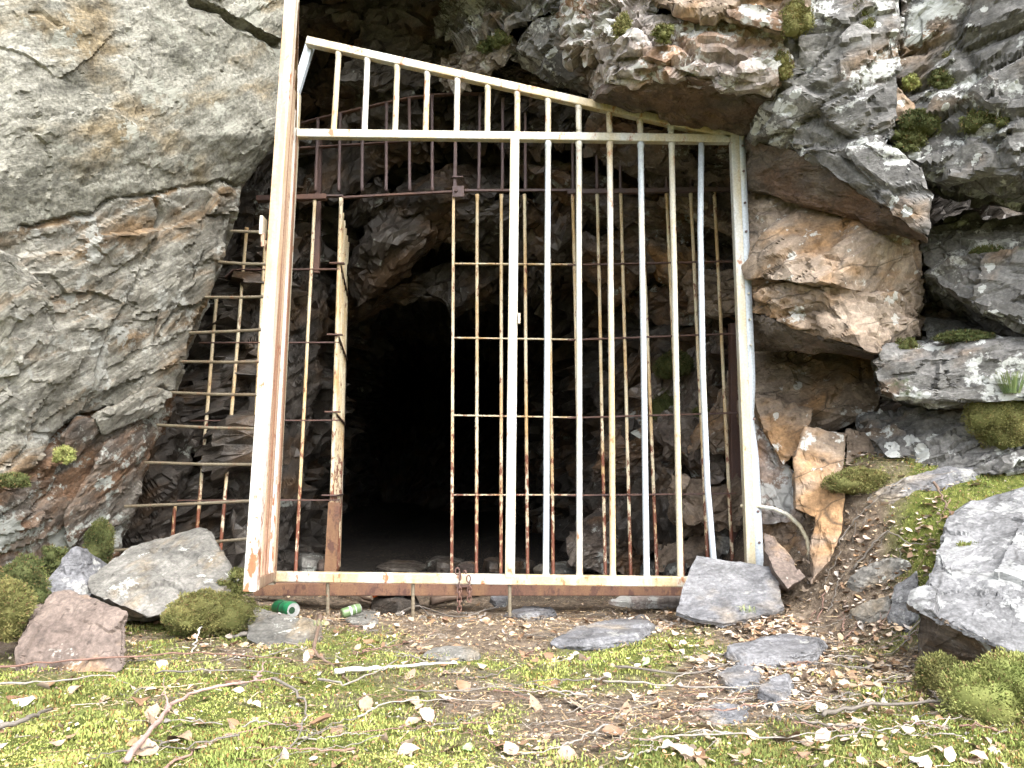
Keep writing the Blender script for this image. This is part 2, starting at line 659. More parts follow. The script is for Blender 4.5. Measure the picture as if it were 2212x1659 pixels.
R_STONE = rock_mat('mottled_grey_stone', (.06, .058, .052), (.12, .115, .103), (.20, .19, .172), stain=(.13, .09, .05), stain_at=.58, lichen=.66, lichen_col=(.38, .39, .36), spots=.9, seed=10, moss=.27, bump=.5, crack=.3)
R_STONEP = rock_mat('brown_pink_stone', (.055, .040, .033), (.10, .076, .064), (.165, .13, .11), stain=(.25, .14, .06), stain_at=.60, lichen=.68, lichen_col=(.32, .30, .27), seed=11, bed=70, stretch=2, bump=.5, crack=.3)


def metal_mat(name, base, stain, rust, stain_at=.5, rust_at=.62, rough=.5, metallic=.0, low_rust=None, scale=1.0, stretch=.25, seed=0):
    m, nt, bs = new_mat(name)
    n = N(nt)
    v = n.map(scale=(1, 1, stretch), loc=(seed, seed * 2, 0))
    a = n.noise(9 * scale, 4, .65, v)
    c = n.mix(n.ramp(a, ((stain_at - .08, 0), (stain_at + .12, .9))), base, stain)
    r = n.noise(22 * scale, 4, .7, n.map(scale=(1, 1, .5), loc=(4 + seed, 1, 2)))
    if low_rust is not None:
        zz = n.z()[2]
        lift = n.ramp(zz, ((low_rust[0], low_rust[2]), (low_rust[1], 0.0)))
        r = n.math('ADD', r, lift)
    rm = n.ramp(r, ((rust_at - .03, 0), (rust_at + .05, 1)))
    c = n.mix(rm, c, n.mix(a, rust, (rust[0] * 2.2, rust[1] * 2.0, rust[2] * 1.7)))
    c = n.mix(.35, c, n.ramp(n.noise(120, 1), ((.3, .55), (.7, 1.3))), 'MULTIPLY')
    nt.links.new(c, bs.inputs['Base Color'])
    bs.inputs['Roughness'].default_value = rough
    bs.inputs['Metallic'].default_value = metallic
    nt.links.new(n.bump(n.noise(90, 2, .7), .25, .003), bs.inputs['Normal'])
    return m


M_GALV = metal_mat('galvanised_steel', (.44, .45, .435), (.42, .36, .235), (.17, .075, .035), stain_at=.45, rust_at=.63, seed=1)
M_GALVC = metal_mat('streaked_galvanised_steel', (.46, .455, .42), (.42, .32, .17), (.19, .085, .04), stain_at=.44, rust_at=.60, seed=3)
M_GALVB = metal_mat('blue_grey_galvanised_steel', (.40, .44, .48), (.52, .47, .33), (.2, .1, .05), stain_at=.62, rust_at=.70, seed=5)
M_LEAFBAR = metal_mat('stained_gate_bar', (.34, .25, .17), (.20, .10, .06), (.11, .045, .025), stain_at=.45, rust_at=.60, stretch=.08, seed=7)
M_LEAFPOST = metal_mat('stained_gate_upright', (.52, .51, .47), (.42, .25, .12), (.19, .08, .04), stain_at=.52, rust_at=.64, stretch=.12, seed=8, low_rust=(.1, 1.2, .14))
M_RUSTBAR = metal_mat('yellowed_rusty_bar', (.60, .53, .38), (.48, .31, .13), (.10, .035, .02), stain_at=.50, rust_at=.60, seed=2, low_rust=(.1, 1.1, .2), scale=1.4)
M_RUST = metal_mat('dark_rust', (.085, .050, .044), (.13, .066, .046), (.05, .03, .028), stain_at=.5, rust_at=.6, rough=.75, seed=4)
M_RUSTP = metal_mat('purple_rust', (.095, .066, .066), (.12, .07, .055), (.05, .03, .03), stain_at=.55, rust_at=.62, rough=.7, seed=6)
M_BEAM = metal_mat('brown_rusted_beam', (.13, .065, .042), (.20, .11, .055), (.05, .025, .02), stain_at=.52, rust_at=.56, rough=.85, seed=9)
M_REBAR = metal_mat('dull_rebar', (.15, .125, .085), (.12, .085, .05), (.10, .05, .03), stain_at=.55, rust_at=.62, rough=.6, seed=10)
M_PLATE = metal_mat('pale_corroded_plate', (.42, .38, .30), (.38, .26, .14), (.12, .05, .03), stain_at=.5, rust_at=.6, seed=12, low_rust=(.3, .9, .12))


def plain_mat(name, a, b, scale=30, rough=.7, spec=.4, attr=False, bump=0.2, trans=0.0):
    m, nt, bs = new_mat(name)
    n = N(nt)
    c = n.mix(n.ramp(n.noise(scale, 5, .65), ((.35, 0), (.65, 1))), a, b)
    if attr:
        c = n.mix(1.0, c, n.attr('tint'), 'MULTIPLY')
    nt.links.new(c, bs.inputs['Base Color'])
    bs.inputs['Roughness'].default_value = rough
    bs.inputs['Specular IOR Level'].default_value = spec
    if bump:
        nt.links.new(n.bump(n.noise(scale * 3, 4), bump, .003), bs.inputs['Normal'])
    return m


M_MOSS = plain_mat('moss_shoots', (.75, .85, .8), (1.15, 1.1, 1.2), 6, .8, .2, attr=True, bump=0)
M_LITTER = plain_mat('litter_bits', (.8, .8, .8), (1.1, 1.1, 1.1), 9, .7, .3, attr=True, bump=0)
M_MOSSCORE = plain_mat('moss_underlayer', (.03, .036, .008), (.075, .085, .02), 90, .95, .1)


def leaf_mat(name, a, b):
    m, nt, bs = new_mat(name)
    n = N(nt)
    c = n.mix(n.rand(), a, b)
    c = n.mix(.6, c, n.ramp(n.noise(55, 5, .7), ((.3, .55), (.5, 1), (.75, 1.25))), 'MULTIPLY')
    nt.links.new(c, bs.inputs['Base Color'])
    bs.inputs['Roughness'].default_value = .6
    bs.inputs['Specular IOR Level'].default_value = .35
    nt.links.new(n.bump(n.noise(160, 4), .3, .002), bs.inputs['Normal'])
    return m


M_LEAF = leaf_mat('dead_leaf', (.20, .13, .08), (.44, .34, .26))
M_LEAFD = leaf_mat('brown_dead_leaf', (.13, .075, .045), (.27, .16, .09))
M_LEAFW = leaf_mat('bleached_leaf', (.46, .43, .38), (.58, .55, .50))
M_LEAFG = leaf_mat('green_leaf', (.25, .36, .16), (.38, .48, .28))
M_TWIG = leaf_mat('grey_twig', (.10, .085, .07), (.26, .235, .205))
M_TWIGR = leaf_mat('red_brown_twig', (.13, .07, .05), (.24, .15, .12))
M_PINKTWIG = leaf_mat('pinkish_bare_branch', (.30, .20, .175), (.36, .26, .23))
M_BIRCH = leaf_mat('birch_bark', (.42, .40, .37), (.52, .50, .47))
M_WOOD = leaf_mat('dark_rotten_wood', (.10, .065, .045), (.17, .12, .09))

# ------------------------------------------------------------------ ground
def gz(x, y):
    x = np.asarray(x, float)
    y = np.asarray(y, float)
    sh = np.broadcast(x, y).shape
    X = np.broadcast_to(x, sh).ravel()
    Y = np.broadcast_to(y, sh).ravel()
    p = np.stack((X, Y, np.zeros_like(X)), 1)
    z = 0.03 * fbm(p * 2.3, 301, 3) + 0.022 * fbm(p * 7.0, 305, 3)
    # bank rising to the right rear
    s = (X - 1.13) + 0.3 * (np.minimum(Y, 3.3) - 3.1)
    z = z + 0.60 * smooth(0.0, 0.46, s) * smooth(2.0, 3.25, Y) + 0.06 * smooth(.3, 1.2, s)
    z = z + .10 * smooth(.75, 1.15, X) * smooth(2.6, 3.3, Y)
    # foot of the left wall
    z = z + 0.16 * smooth(-1.45, -2.0, X) * smooth(2.0, 3.0, Y)
    # litter banked up under the leaning slab
    z = z + .055 * np.exp(-((X - .86) / .22) ** 2 - ((Y - 2.92) / .16) ** 2)
    # trodden hollow under the grille
    z = z - 0.045 * np.exp(-((Y - 3.7) / .35) ** 2) * smooth(-1.2, -.9, X) * smooth(1.1, .6, X)
    return z.reshape(sh)


def build_ground():
    def grid(xs, ys):
        X, Y = np.meshgrid(xs, ys)
        v = np.stack((X.ravel(), Y.ravel(), gz(X, Y).ravel()), 1)
        nx, ny = len(xs), len(ys)
        i = np.arange(nx * ny).reshape(ny, nx)
        f = np.stack((i[:-1, :-1].ravel(), i[:-1, 1:].ravel(), i[1:, 1:].ravel(), i[1:, :-1].ravel()), 1)
        return v, f
    xs = np.concatenate((np.array((-60, -30, -15, -8, -5, -3.6)), np.arange(-3, 3.001, .03), np.array((3.6, 5, 8, 15, 30, 60))))
    ys = np.concatenate((np.array((-60, -30, -15, -8, -4, -2, -1, 0, .5, .9)), np.arange(1.1, 5.2, .03), np.arange(5.3, 9, .2), np.array((10, 12, 16))))
    v, f = grid(xs, ys)
    m, nt, bs = new_mat('mossy_soil')
    n = N(nt)
    soil = n.ramp(n.noise(30, 7, .7), ((.3, (.055, .040, .030)), (.5, (.16, .122, .088)), (.7, (.31, .25, .19))))
    moss = n.ramp(n.noise(45, 6, .7), ((.3, (.03, .04, .008)), (.5, (.10, .12, .022)), (.7, (.20, .20, .05))))
    # inside the cave the soil colour fades to near black, painting in the darkness
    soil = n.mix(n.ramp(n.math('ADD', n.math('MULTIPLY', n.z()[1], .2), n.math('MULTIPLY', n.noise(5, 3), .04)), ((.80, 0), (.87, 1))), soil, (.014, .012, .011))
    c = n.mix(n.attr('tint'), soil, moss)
    c = n.mix(n.ramp(n.noise(75, 5, .75, n.map(loc=(3, 3, 3))), ((.58, 0), (.64, .8))), c, (.38, .30, .20))
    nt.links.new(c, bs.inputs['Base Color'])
    bs.inputs['Roughness'].default_value = .9
    bs.inputs['Specular IOR Level'].default_value = .2
    b = n.bump(n.noise(60, 8, .75), 1.0, .02)
    nt.links.new(b, bs.inputs['Normal'])
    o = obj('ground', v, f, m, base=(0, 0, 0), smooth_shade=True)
    tag(o, kind='structure')
    mm = moss_cover(v[:, 0], v[:, 1])
    set_color(o, np.stack((mm, mm, mm), 1))
    return o


def moss_cover(x, y):
    """how mossy the ground is, 0 to 1"""
    p = np.stack((x, y, np.zeros_like(x)), 1)
    k = 0.62 + 1.5 * fbm(p * 1.9, 311, 4) + .5 * fbm(p * 9, 315, 2)
    k = k - 1.15 * smooth(2.75, 3.35, y) * smooth(-1.25, -.9, x) * smooth(1.75, 1.2, x)
    k = k - .55 * smooth(.35, .9, x) * smooth(1.75, 2.3, y) * smooth(3.9, 3.4, y)
    k = k - .5 * np.exp(-(((x - .0) / .35) ** 2 + ((y - 2.75) / .25) ** 2))
    s = (x - 1.13) + 0.3 * (np.minimum(y, 3.3) - 3.1)
    k = k + .8 * smooth(.10, .35, s) * smooth(2.2, 2.7, y)
    k = k - 2.0 * smooth(3.5, 3.8, y) * smooth(1.5, 1.2, x)
    return np.clip(k * 1.6, 0, 1)


GROUND = build_ground()


# ------------------------------------------------------------------ cliff and cave
def loft():
    rings = [
        (3.95, None),
        (4.35, ((500, 1400), (525, 1000), (560, 700), (585, 400), (620, 110), (850, 40), (1100, 130), (1400, 230), (1610, 400), (1655, 700), (1665, 1000), (1690, 1400))),
        (4.75, ((575, 1360), (590, 1000), (630, 700), (660, 430), (720, 290), (900, 250), (1110, 290), (1350, 390), (1500, 520), (1540, 730), (1520, 1000), (1530, 1360))),
        (5.3, ((630, 1330), (640, 1000), (680, 790), (720, 560), (780, 470), (900, 450), (1060, 470), (1220, 500), (1370, 600), (1400, 800), (1380, 1000), (1380, 1330))),
        (5.9, ((640, 1300), (655, 1010), (690, 830), (730, 690), (790, 610), (900, 585), (1040, 590), (1170, 620), (1270, 700), (1300, 850), (1290, 1000), (1290, 1300))),
        (7.2, ((665, 1270), (680, 1000), (710, 850), (750, 740), (820, 680), (910, 660), (1020, 660), (1130, 680), (1220, 750), (1250, 870), (1250, 1000), (1250, 1270))),
        (10., ((740, 1200), (750, 1010), (770, 900), (800, 800), (860, 750), (930, 735), (1000, 740), (1060, 770), (1110, 830), (1130, 900), (1135, 1010), (1140, 1200))),
        (15., ((800, 1150), (810, 1010), (825, 920), (850, 850), (890, 810), (940, 800), (990, 805), (1040, 830), (1070, 870), (1080, 930), (1085, 1010), (1090, 1150))),
    ]
    v = []
    outer = [(-9, 3.4, -1), (-9, 3.5, .8), (-9, 3.6, 2.2), (-9, 3.7, 4), (-7, 3.8, 7), (-1.5, 3.9, 8), (0, 3.95, 8), (3, 3.9, 8), (9, 3.8, 6), (9, 3.7, 2.2), (9, 3.6, .8), (9, 3.5, -1)]
    v += [np.array(a, float) for a in outer]
    for d, pts in rings[1:]:
        v += [P(a, b, d) for a, b in pts]
    m = 12
    f = []
    for r in range(len(rings) - 1):
        for k in range(m - 1):
            a, b, c, d = r * m + k, r * m + k + 1, (r + 1) * m + k + 1, (r + 1) * m + k
            f += [(a, c, b), (a, d, c)]
    e = (len(rings) - 1) * m
    for k in range(1, m - 1):
        f.append((e, e + k + 1, e + k))
    # hill top and back: the mass of the hill over the cave
    v, f = np.array(v), np.array(f, dtype=np.int64)
    return v, f


v, f = loft()
v, f = refine(v, f, .05, far=5)
v = roughen(v, f, amp=.26, cell=(.55, .5, .3), bed=30, seed=21, fine=.04, rag=.02, soft=1, small=.6)
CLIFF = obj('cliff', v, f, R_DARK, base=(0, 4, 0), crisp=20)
tag(CLIFF, kind='structure')
# body of the hill above and behind, so that no light comes in from the back
v, f = hull([(-9, 4.6, 3.6), (9, 4.6, 3.6), (-9, 4.3, 8), (9, 4.3, 8), (-9, 18, 9), (9, 18, 9), (-9, 18, 3.4), (9, 18, 3.4)])
obj('hill_mass', v, f, R_DARK, parent=CLIFF)


def block(pts, mat, L=.021, name='rock_block', **kw):
    kw.setdefault('soft', 0)
    kw.setdefault('small', .7)
    kw['fine'] = min(kw.get('fine', .012), .012)
    v, f = hull([P(*p) for p in pts])
    v, f = refine(v, f, L)
    v = roughen(v, f, **kw)
    return obj(name, v, f, mat, parent=CLIFF, crisp=18)


def bk(pts, dx=0, dy=0, deep=1.0):
    """points behind a front outline"""
    return [(a + dx, b + dy, d + deep) for a, b, d in pts]


# the left wall: one leaning slab, its face followed by rows of (y, distances at x positions)
LROWS = [
    (-700, ((-900, 1.95), (-250, 2.35), (200, 2.9), (662, 3.46))),
    (0, ((-900, 1.95), (0, 2.46), (300, 2.95), (622, 3.5))),
    (150, ((-900, 1.97), (0, 2.50), (300, 3.0), (606, 3.54))),
    (290, ((-900, 2.0), (0, 2.55), (300, 3.05), (606, 3.6))),
    (405, ((-900, 2.05), (0, 2.6), (280, 3.1), (524, 3.64))),
    (570, ((-900, 2.1), (0, 2.68), (240, 3.15), (472, 3.65))),
    (720, ((-900, 2.15), (0, 2.76), (220, 3.20), (412, 3.66))),
    (850, ((-900, 2.2), (0, 2.84), (200, 3.28), (374, 3.68))),
    (1000, ((-900, 2.3), (0, 2.95), (170, 3.40), (320, 3.72))),
    (1150, ((-900, 2.4), (0, 3.06), (150, 3.50), (264, 3.78))),
    (1340, ((-900, 2.5), (0, 3.15), (120, 3.55), (210, 3.82))),
]


def DL(px, py):
    """distance of the left wall at a picture point"""
    def row(r):
        xs = [a for a, _ in r[1]]
        return np.interp(px, xs, [b for _, b in r[1]])
    ys = [r[0] for r in LROWS]
    return float(np.interp(py, ys, [row(r) for r in LROWS]))


def near_line(v, line):
    """distance of points to a crack line given in picture points on the left wall"""
    pts = [P(x, y, DL(x, y)) for x, y in line]
    best = np.full(len(v), 9.0)
    for a, b in zip(pts, pts[1:]):
        ab = b - a
        t = np.clip(((v - a) @ ab) / (ab @ ab), 0, 1)
        best = np.minimum(best, np.linalg.norm(v - (a + t[:, None] * ab), axis=1))
    return best


SEAM1 = [(-900, 660), (0, 503), (80, 490), (150, 470), (205, 462), (232, 438), (255, 424), (300, 428), (330, 421), (400, 405), (450, 398), (482, 390), (510, 404), (540, 404)]
SEAM2 = [(-900, 1130), (0, 1052), (60, 1030), (120, 965), (188, 918), (240, 893), (290, 874), (338, 852), (420, 830)]


def build_left():
    v, f = [], []
    for y, r in LROWS:
        xs = [a for a, _ in r]
        cols = list(np.linspace(xs[0], xs[-1], 9))
        for x in cols:
            v.append(P(x, y, DL(x, y)))
        e = r[-1]
        v.append(P(e[0] - 6, y, e[1] + .35))
        v.append(P(e[0] - 60, y, e[1] + 1.8))
    m = 11
    for i in range(len(LROWS) - 1):
        for k in range(m - 1):
            a, b, c, d = i * m + k, i * m + k + 1, (i + 1) * m + k + 1, (i + 1) * m + k
            f += [(a, c, b), (a, d, c)]
    v, f = np.array(v), np.array(f, dtype=np.int64)
    v, f = refine(v, f, .017)
    px, py, _ = seen(v)
    n = vnormals(relax(v, f, 4), f)
    base = v
    v = roughen(v, f, amp=.014, cell=(.55, .5, .2), bed=50, seed=31, fine=.016, rag=.010, soft=2, small=.5)
    low = smooth(-10, 60, py - np.interp(px, [a for a, _ in SEAM1], [b for _, b in SEAM1]))
    # beds stand out more under the seam
    M = bedmat(54)
    q = base @ M.T + .05 * np.stack([fbm(base * 2.5, 540 + k, 2) for k in range(3)], 1)
    h = .040 * facet(q / np.array((.9, .5, .09)), 33) + .018 * facet(q / np.array((.35, .3, .04)), 34)
    h = h * low - .004 * low
    ragged = 1 + 1.2 * fbm(base * 14, 560, 3)
    for line, w, dep in (
        (SEAM1[1:], .010, .035), (SEAM2[1:], .022, .075),
        ([(418, 6), (470, 26), (520, 60), (560, 72), (604, 96)], .016, .07),
        ([(450, 398), (470, 420), (500, 425)], .010, .03), ([(330, 421), (350, 470), (335, 520)], .012, .03),
        ([(335, 520), (290, 620), (230, 740), (200, 830), (188, 918)], .010, .026), ([(440, 545), (385, 640), (335, 750), (300, 850)], .010, .03),
        ([(300, 250), (285, 190), (300, 130)], .008, .012), ([(60, 30), (90, 34), (120, 56)], .008, .02),
        ([(0, 1145), (60, 1120), (130, 1040), (180, 985)], .012, .03), ([(230, 1000), (200, 1080), (160, 1170)], .010, .03), ([(100, 880), (60, 960), (20, 1010)], .010, .025),
        ([(390, 600), (420, 575), (450, 560)], .010, .02), ([(255, 1010), (290, 960), (330, 905)], .012, .035),
    ):
        h = h - dep * np.exp(-(near_line(base, line) / (w * np.clip(ragged, .3, 2))) ** 2)
    v = v + n * h[:, None]
    o = obj('rock_slab', v, f, R_LEFT, parent=CLIFF, crisp=24)
    o.data.materials.append(R_STRATA)
    o.data.materials.append(R_LOW)
    c = (base[f[:, 0]] + base[f[:, 1]] + base[f[:, 2]]) / 3
    cx, cy, _ = seen(c)
    wob = 12 * fbm(c * 9, 570, 3)
    idx = np.where(cy + wob > np.interp(cx, [a for a, _ in SEAM1], [b for _, b in SEAM1]), 1, 0)
    idx = np.where(cy + wob > np.interp(cx, [a for a, _ in SEAM2], [b for _, b in SEAM2]), 2, idx)
    o.data.polygons.foreach_set('material_index', idx.astype(np.int32))
    o.data.update()

    def plate_on(outline, proud, mat, seed, bed=54, **kw):
        fr = [(x, y, DL(x, y) - proud) for x, y in outline]
        block(fr + [(x, y, d + .3) for x, y, d in fr], mat, L=.02, amp=.02, cell=(.45, .4, .12), bed=bed, seed=seed, fine=.010, rag=.010, **kw)
    # ledge at the top, proud yellowish plate, two broken beds above the dark cleft
    plate_on([(430, -200), (428, -8), (500, 18), (548, 52), (604, 82), (655, -200)], .03, R_LEFT, 32)
    plate_on([(-300, 480), (0, 545), (40, 562), (105, 640), (128, 720), (112, 770), (40, 810), (-300, 900)], .035, R_STRATA, 34)
    plate_on([(205, 905), (330, 836), (366, 850), (352, 878), (290, 900), (222, 940)], .04, R_STRATA, 36, bed=35)
    plate_on([(165, 900), (205, 905), (212, 930), (168, 985), (140, 990), (140, 940)], .03, R_LOW, 35, bed=70)
    plate_on([(230, 960), (300, 910), (318, 920), (316, 960), (270, 1060), (220, 1140), (150, 1180), (140, 1120)], .03, R_LOW, 37, bed=52)
    plate_on([(352, 615), (400, 572), (424, 580), (420, 610), (380, 650), (330, 740)], .02, R_STRATA, 41, bed=52)
    # darker flank behind the side bars
    block([(225, 1260, 4.1), (330, 890, 3.85), (385, 870, 3.98), (400, 960, 4.2), (370, 1120, 4.3), (350, 1300, 4.4), (200, 1300, 4.5), (330, 880, 5)], R_DARK, amp=.06, cell=(.35, .3, .12), bed=52, seed=38, fine=.03)
    block([(400, 760, 4.35), (520, 420, 4.3), (600, 300, 4.3), (610, 560, 4.6), (590, 900, 4.75), (560, 1300, 4.8), (380, 1300, 4.6), (360, 1000, 4.4), (500, 420, 5.5), (420, 1300, 5.5)], R_DARK, amp=.06, cell=(.6, .4, .14), bed=56, seed=39, fine=.03)
    block([(590, 620, 4.75), (640, 480, 4.7), (690, 420, 4.8), (700, 640, 5.0), (680, 880, 5.0), (640, 1000, 4.95), (600, 1240, 4.9), (560, 1300, 4.9), (560, 900, 4.8), (560, 500, 5.8), (560, 1200, 5.8)], R_DARK, amp=.05, cell=(.5, .4, .12), bed=60, seed=40, fine=.03)


def build_right():
    # pale overhang above the fixed panel
    block([(1340, 95, 3.02), (1395, 38, 3.02), (1540, 22, 2.96), (1690, 82, 2.9), (1712, 150, 2.9), (1694, 196, 2.95), (1640, 184, 2.93), (1560, 156, 2.92), (1460, 146, 2.96), (1392, 128, 3.02), (1310, 184, 3.15), (1300, 150, 3.5), (1460, 120, 3.6), (1560, 140, 3.5), (1690, 170, 3.4), (1300, 60, 4.3), (1650, 100, 4.3)], R_PINK, amp=.045, cell=(.28, .3, .12), bed=-12, seed=51, fine=0.0088, rag=0.0126, crack=.03)
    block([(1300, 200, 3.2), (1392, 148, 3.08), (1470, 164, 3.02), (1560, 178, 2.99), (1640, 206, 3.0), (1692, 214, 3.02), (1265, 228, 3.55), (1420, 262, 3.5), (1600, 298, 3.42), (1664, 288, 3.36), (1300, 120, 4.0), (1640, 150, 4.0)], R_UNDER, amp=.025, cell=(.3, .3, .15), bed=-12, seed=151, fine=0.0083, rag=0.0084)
    block([(1400, -120, 2.95), (1750, -120, 2.75), (1735, 30, 2.8), (1690, 70, 2.84), (1600, 48, 2.86), (1500, 30, 2.92), (1420, 10, 2.98), (1400, -120, 4), (1700, 80, 4), (1420, 40, 4)], R_BROWN, amp=.05, cell=(.3, .3, .1), bed=-8, seed=52, fine=0.0088)
    block([(1560, 20, 2.86), (1640, 8, 2.8), (1712, 30, 2.78), (1700, 62, 2.8), (1610, 50, 2.84), (1570, 40, 3.3), (1700, 60, 3.3), (1600, 0, 3.3)], R_PINK, amp=.025, cell=(.2, .2, .08), bed=-10, seed=53)
    block([(1215, -120, 3.25), (1400, -120, 3.05), (1405, 20, 3.06), (1360, 60, 3.1), (1325, 128, 3.2), (1262, 112, 3.3), (1212, 64, 3.4), (1205, 150, 3.9), (1320, 195, 3.8), (1215, -120, 4.4), (1400, -120, 4.4)], R_PINK, amp=.07, cell=(.17, .2, .12), bed=30, seed=54, fine=0.0121, rag=0.0140)
    block([(1290, 150, 3.3), (1345, 95, 3.15), (1400, 120, 3.1), (1392, 150, 3.12), (1320, 205, 3.3), (1290, 215, 3.4), (1285, 170, 3.7), (1380, 170, 3.7)], R_PINK, amp=.035, cell=(.14, .14, .08), bed=40, seed=55, rag=0.0140)
    # grey lichened mass, upper right
    block([(1758, -120, 2.82), (1722, 100, 2.86), (1703, 175, 2.9), (1652, 245, 3.05), (1622, 292, 3.2), (1740, 330, 3.02), (1850, 322, 2.88), (1930, 290, 2.8), (1942, 100, 2.77), (1950, -120, 2.72), (1620, 345, 3.9), (1800, 380, 3.7), (1950, 300, 4), (1950, -120, 4), (1700, 150, 4)], R_GREY, amp=.035, cell=(.33, .35, .2), bed=20, seed=56, fine=0.0077, rag=0.0098, crack=.035)
    block([(1946, -120, 2.77), (1938, 100, 2.81), (1930, 300, 2.86), (1962, 345, 2.84), (2030, 378, 2.78), (2120, 385, 2.7), (2400, 368, 2.5), (2400, -120, 2.36), (1960, -120, 4), (1960, 390, 3.9), (2400, 500, 3.5), (2050, 430, 3.6)], R_GREY, amp=.05, cell=(.33, .35, .2), bed=15, seed=57, fine=0.0077, rag=0.0098, crack=.035)
    # its wedge that hangs down to a point
    block([(1724, 325, 3.02), (1830, 318, 2.86), (1900, 300, 2.81), (2000, 355, 2.76), (2018, 420, 2.75), (2006, 508, 2.76), (1985, 498, 2.78), (1905, 424, 2.84), (1842, 372, 2.9), (1650, 300, 3.5), (1740, 320, 3.4), (1862, 360, 3.2), (2000, 480, 2.95), (1700, 320, 4.2)], R_GREY, amp=.018, cell=(.3, .3, .15), bed=-40, seed=58, fine=0.0066, rag=0.0070, crack=.02)
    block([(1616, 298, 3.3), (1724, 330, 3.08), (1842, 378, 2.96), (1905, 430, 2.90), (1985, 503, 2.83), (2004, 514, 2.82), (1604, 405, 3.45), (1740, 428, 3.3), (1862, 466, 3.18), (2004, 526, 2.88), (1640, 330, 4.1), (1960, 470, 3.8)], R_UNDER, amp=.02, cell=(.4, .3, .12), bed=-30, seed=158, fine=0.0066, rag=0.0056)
    block([(1905, 215, 2.82), (1940, 190, 2.79), (1978, 230, 2.79), (1960, 260, 2.80), (1925, 262, 2.81), (1900, 200, 3.1), (1975, 255, 3.1)], R_BROWN, amp=.012, cell=(.1, .1, .1), bed=40, seed=59, fine=0.0033)
    # recess right of the wedge
    block([(1990, 500, 3.3), (2050, 470, 3.35), (2400, 470, 3.2), (2400, 570, 2.95), (2130, 560, 3.05), (2010, 600, 3.2), (1990, 600, 4), (2400, 600, 4)], R_GREY, amp=.05, cell=(.3, .3, .12), bed=10, seed=60, fine=0.0088)
    block([(2003, 592, 3.12), (2060, 558, 3.02), (2140, 548, 2.92), (2400, 560, 2.65), (2400, 770, 2.65), (2212, 706, 2.82), (2100, 655, 2.95), (2030, 616, 3.07), (2000, 600, 4), (2010, 660, 3.8), (2100, 715, 3.6), (2400, 780, 3.5)], R_GREY, amp=.03, cell=(.35, .3, .14), bed=-18, seed=61, fine=0.0077, rag=0.0084)
    block([(2000, 660, 3.6), (2400, 690, 3.4), (2400, 760, 3.2), (2000, 740, 3.3), (2000, 700, 4.2), (2400, 700, 4.2)], R_GREY, amp=.05, cell=(.3, .3, .12), bed=0, seed=62)
    # pink-brown blocks beside the post
    block([(1590, 395, 3.6), (1740, 414, 3.38), (1862, 456, 3.22), (1953, 476, 3.02), (1771, 606, 2.98), (1720, 610, 3.05), (1612, 598, 3.36), (1994, 520, 3.18), (1999, 598, 3.2), (1905, 636, 3.1), (1600, 420, 4.6), (1990, 560, 4.6)], R_BROWN, amp=.022, cell=(.4, .4, .2), bed=35, seed=63, fine=0.0055, rag=0.0070, soft=0, crack=.02)
    block([(1615, 622, 3.42), (1700, 608, 3.18), (1772, 614, 3.04), (1902, 634, 3.02), (1997, 602, 3.24), (1992, 678, 3.2), (1974, 728, 3.25), (1892, 757, 2.98), (1862, 752, 2.98), (1786, 720, 3.06), (1700, 696, 3.18), (1612, 672, 3.42), (1605, 672, 3.9), (1885, 735, 3.4), (1980, 720, 4)], R_BROWN, amp=.03, cell=(.32, .3, .12), bed=-25, seed=64, fine=0.0055, rag=0.0084, soft=0, crack=.03)
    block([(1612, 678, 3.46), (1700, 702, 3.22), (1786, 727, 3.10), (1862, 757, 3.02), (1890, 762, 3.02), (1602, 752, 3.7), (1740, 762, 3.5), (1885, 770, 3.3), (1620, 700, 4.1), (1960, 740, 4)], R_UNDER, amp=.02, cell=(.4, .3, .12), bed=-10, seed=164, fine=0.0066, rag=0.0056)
    block([(1625, 640, 3.33), (1690, 612, 3.2), (1740, 612, 3.13), (1770, 640, 3.09), (1740, 660, 3.10), (1690, 668, 3.18), (1650, 662, 3.28), (1640, 640, 3.7), (1740, 640, 3.7)], R_BROWN, amp=.025, cell=(.18, .2, .07), bed=-35, seed=65, rag=0.0084)
    # small round stone and the grey bench under them
    block([(1893, 760, 3.02), (1915, 738, 3.04), (1940, 735, 3.05), (1952, 755, 3.04), (1932, 778, 3.0), (1905, 782, 3.0), (1900, 760, 3.2), (1945, 760, 3.2)], R_GREY, amp=.008, cell=(.1, .1, .1), bed=0, seed=66, fine=0.0022, rag=0.0028, soft=4)
    block([(1888, 784, 3.02), (1950, 774, 3.05), (1962, 745, 3.12), (2030, 728, 3.06), (2400, 735, 2.75), (2400, 862, 2.75), (2110, 868, 2.9), (1992, 850, 2.96), (1900, 846, 3.02), (1895, 780, 3.9), (1905, 862, 3.6), (2000, 884, 3.5), (2400, 890, 3.3)], R_GREY, amp=.032, cell=(.35, .3, .16), bed=5, seed=67, fine=0.0066, rag=0.0084)
    block([(1990, 862, 3.02), (2060, 850, 2.98), (2085, 862, 2.98), (2040, 878, 3.0), (1995, 880, 3.02), (2000, 870, 3.4), (2080, 870, 3.4)], R_GREY, amp=.012, cell=(.1, .1, .06), bed=0, seed=68, rag=0.0056)
    # shaded wall behind
    block([(1600, 750, 4.1), (1892, 762, 3.75), (1892, 872, 3.6), (1872, 902, 3.58), (1745, 884, 3.62), (1625, 855, 3.8), (1600, 1000, 4), (1892, 900, 4.6), (1600, 760, 4.6)], R_BROWN, amp=.03, cell=(.35, .3, .25), bed=80, seed=69, fine=0.0066)
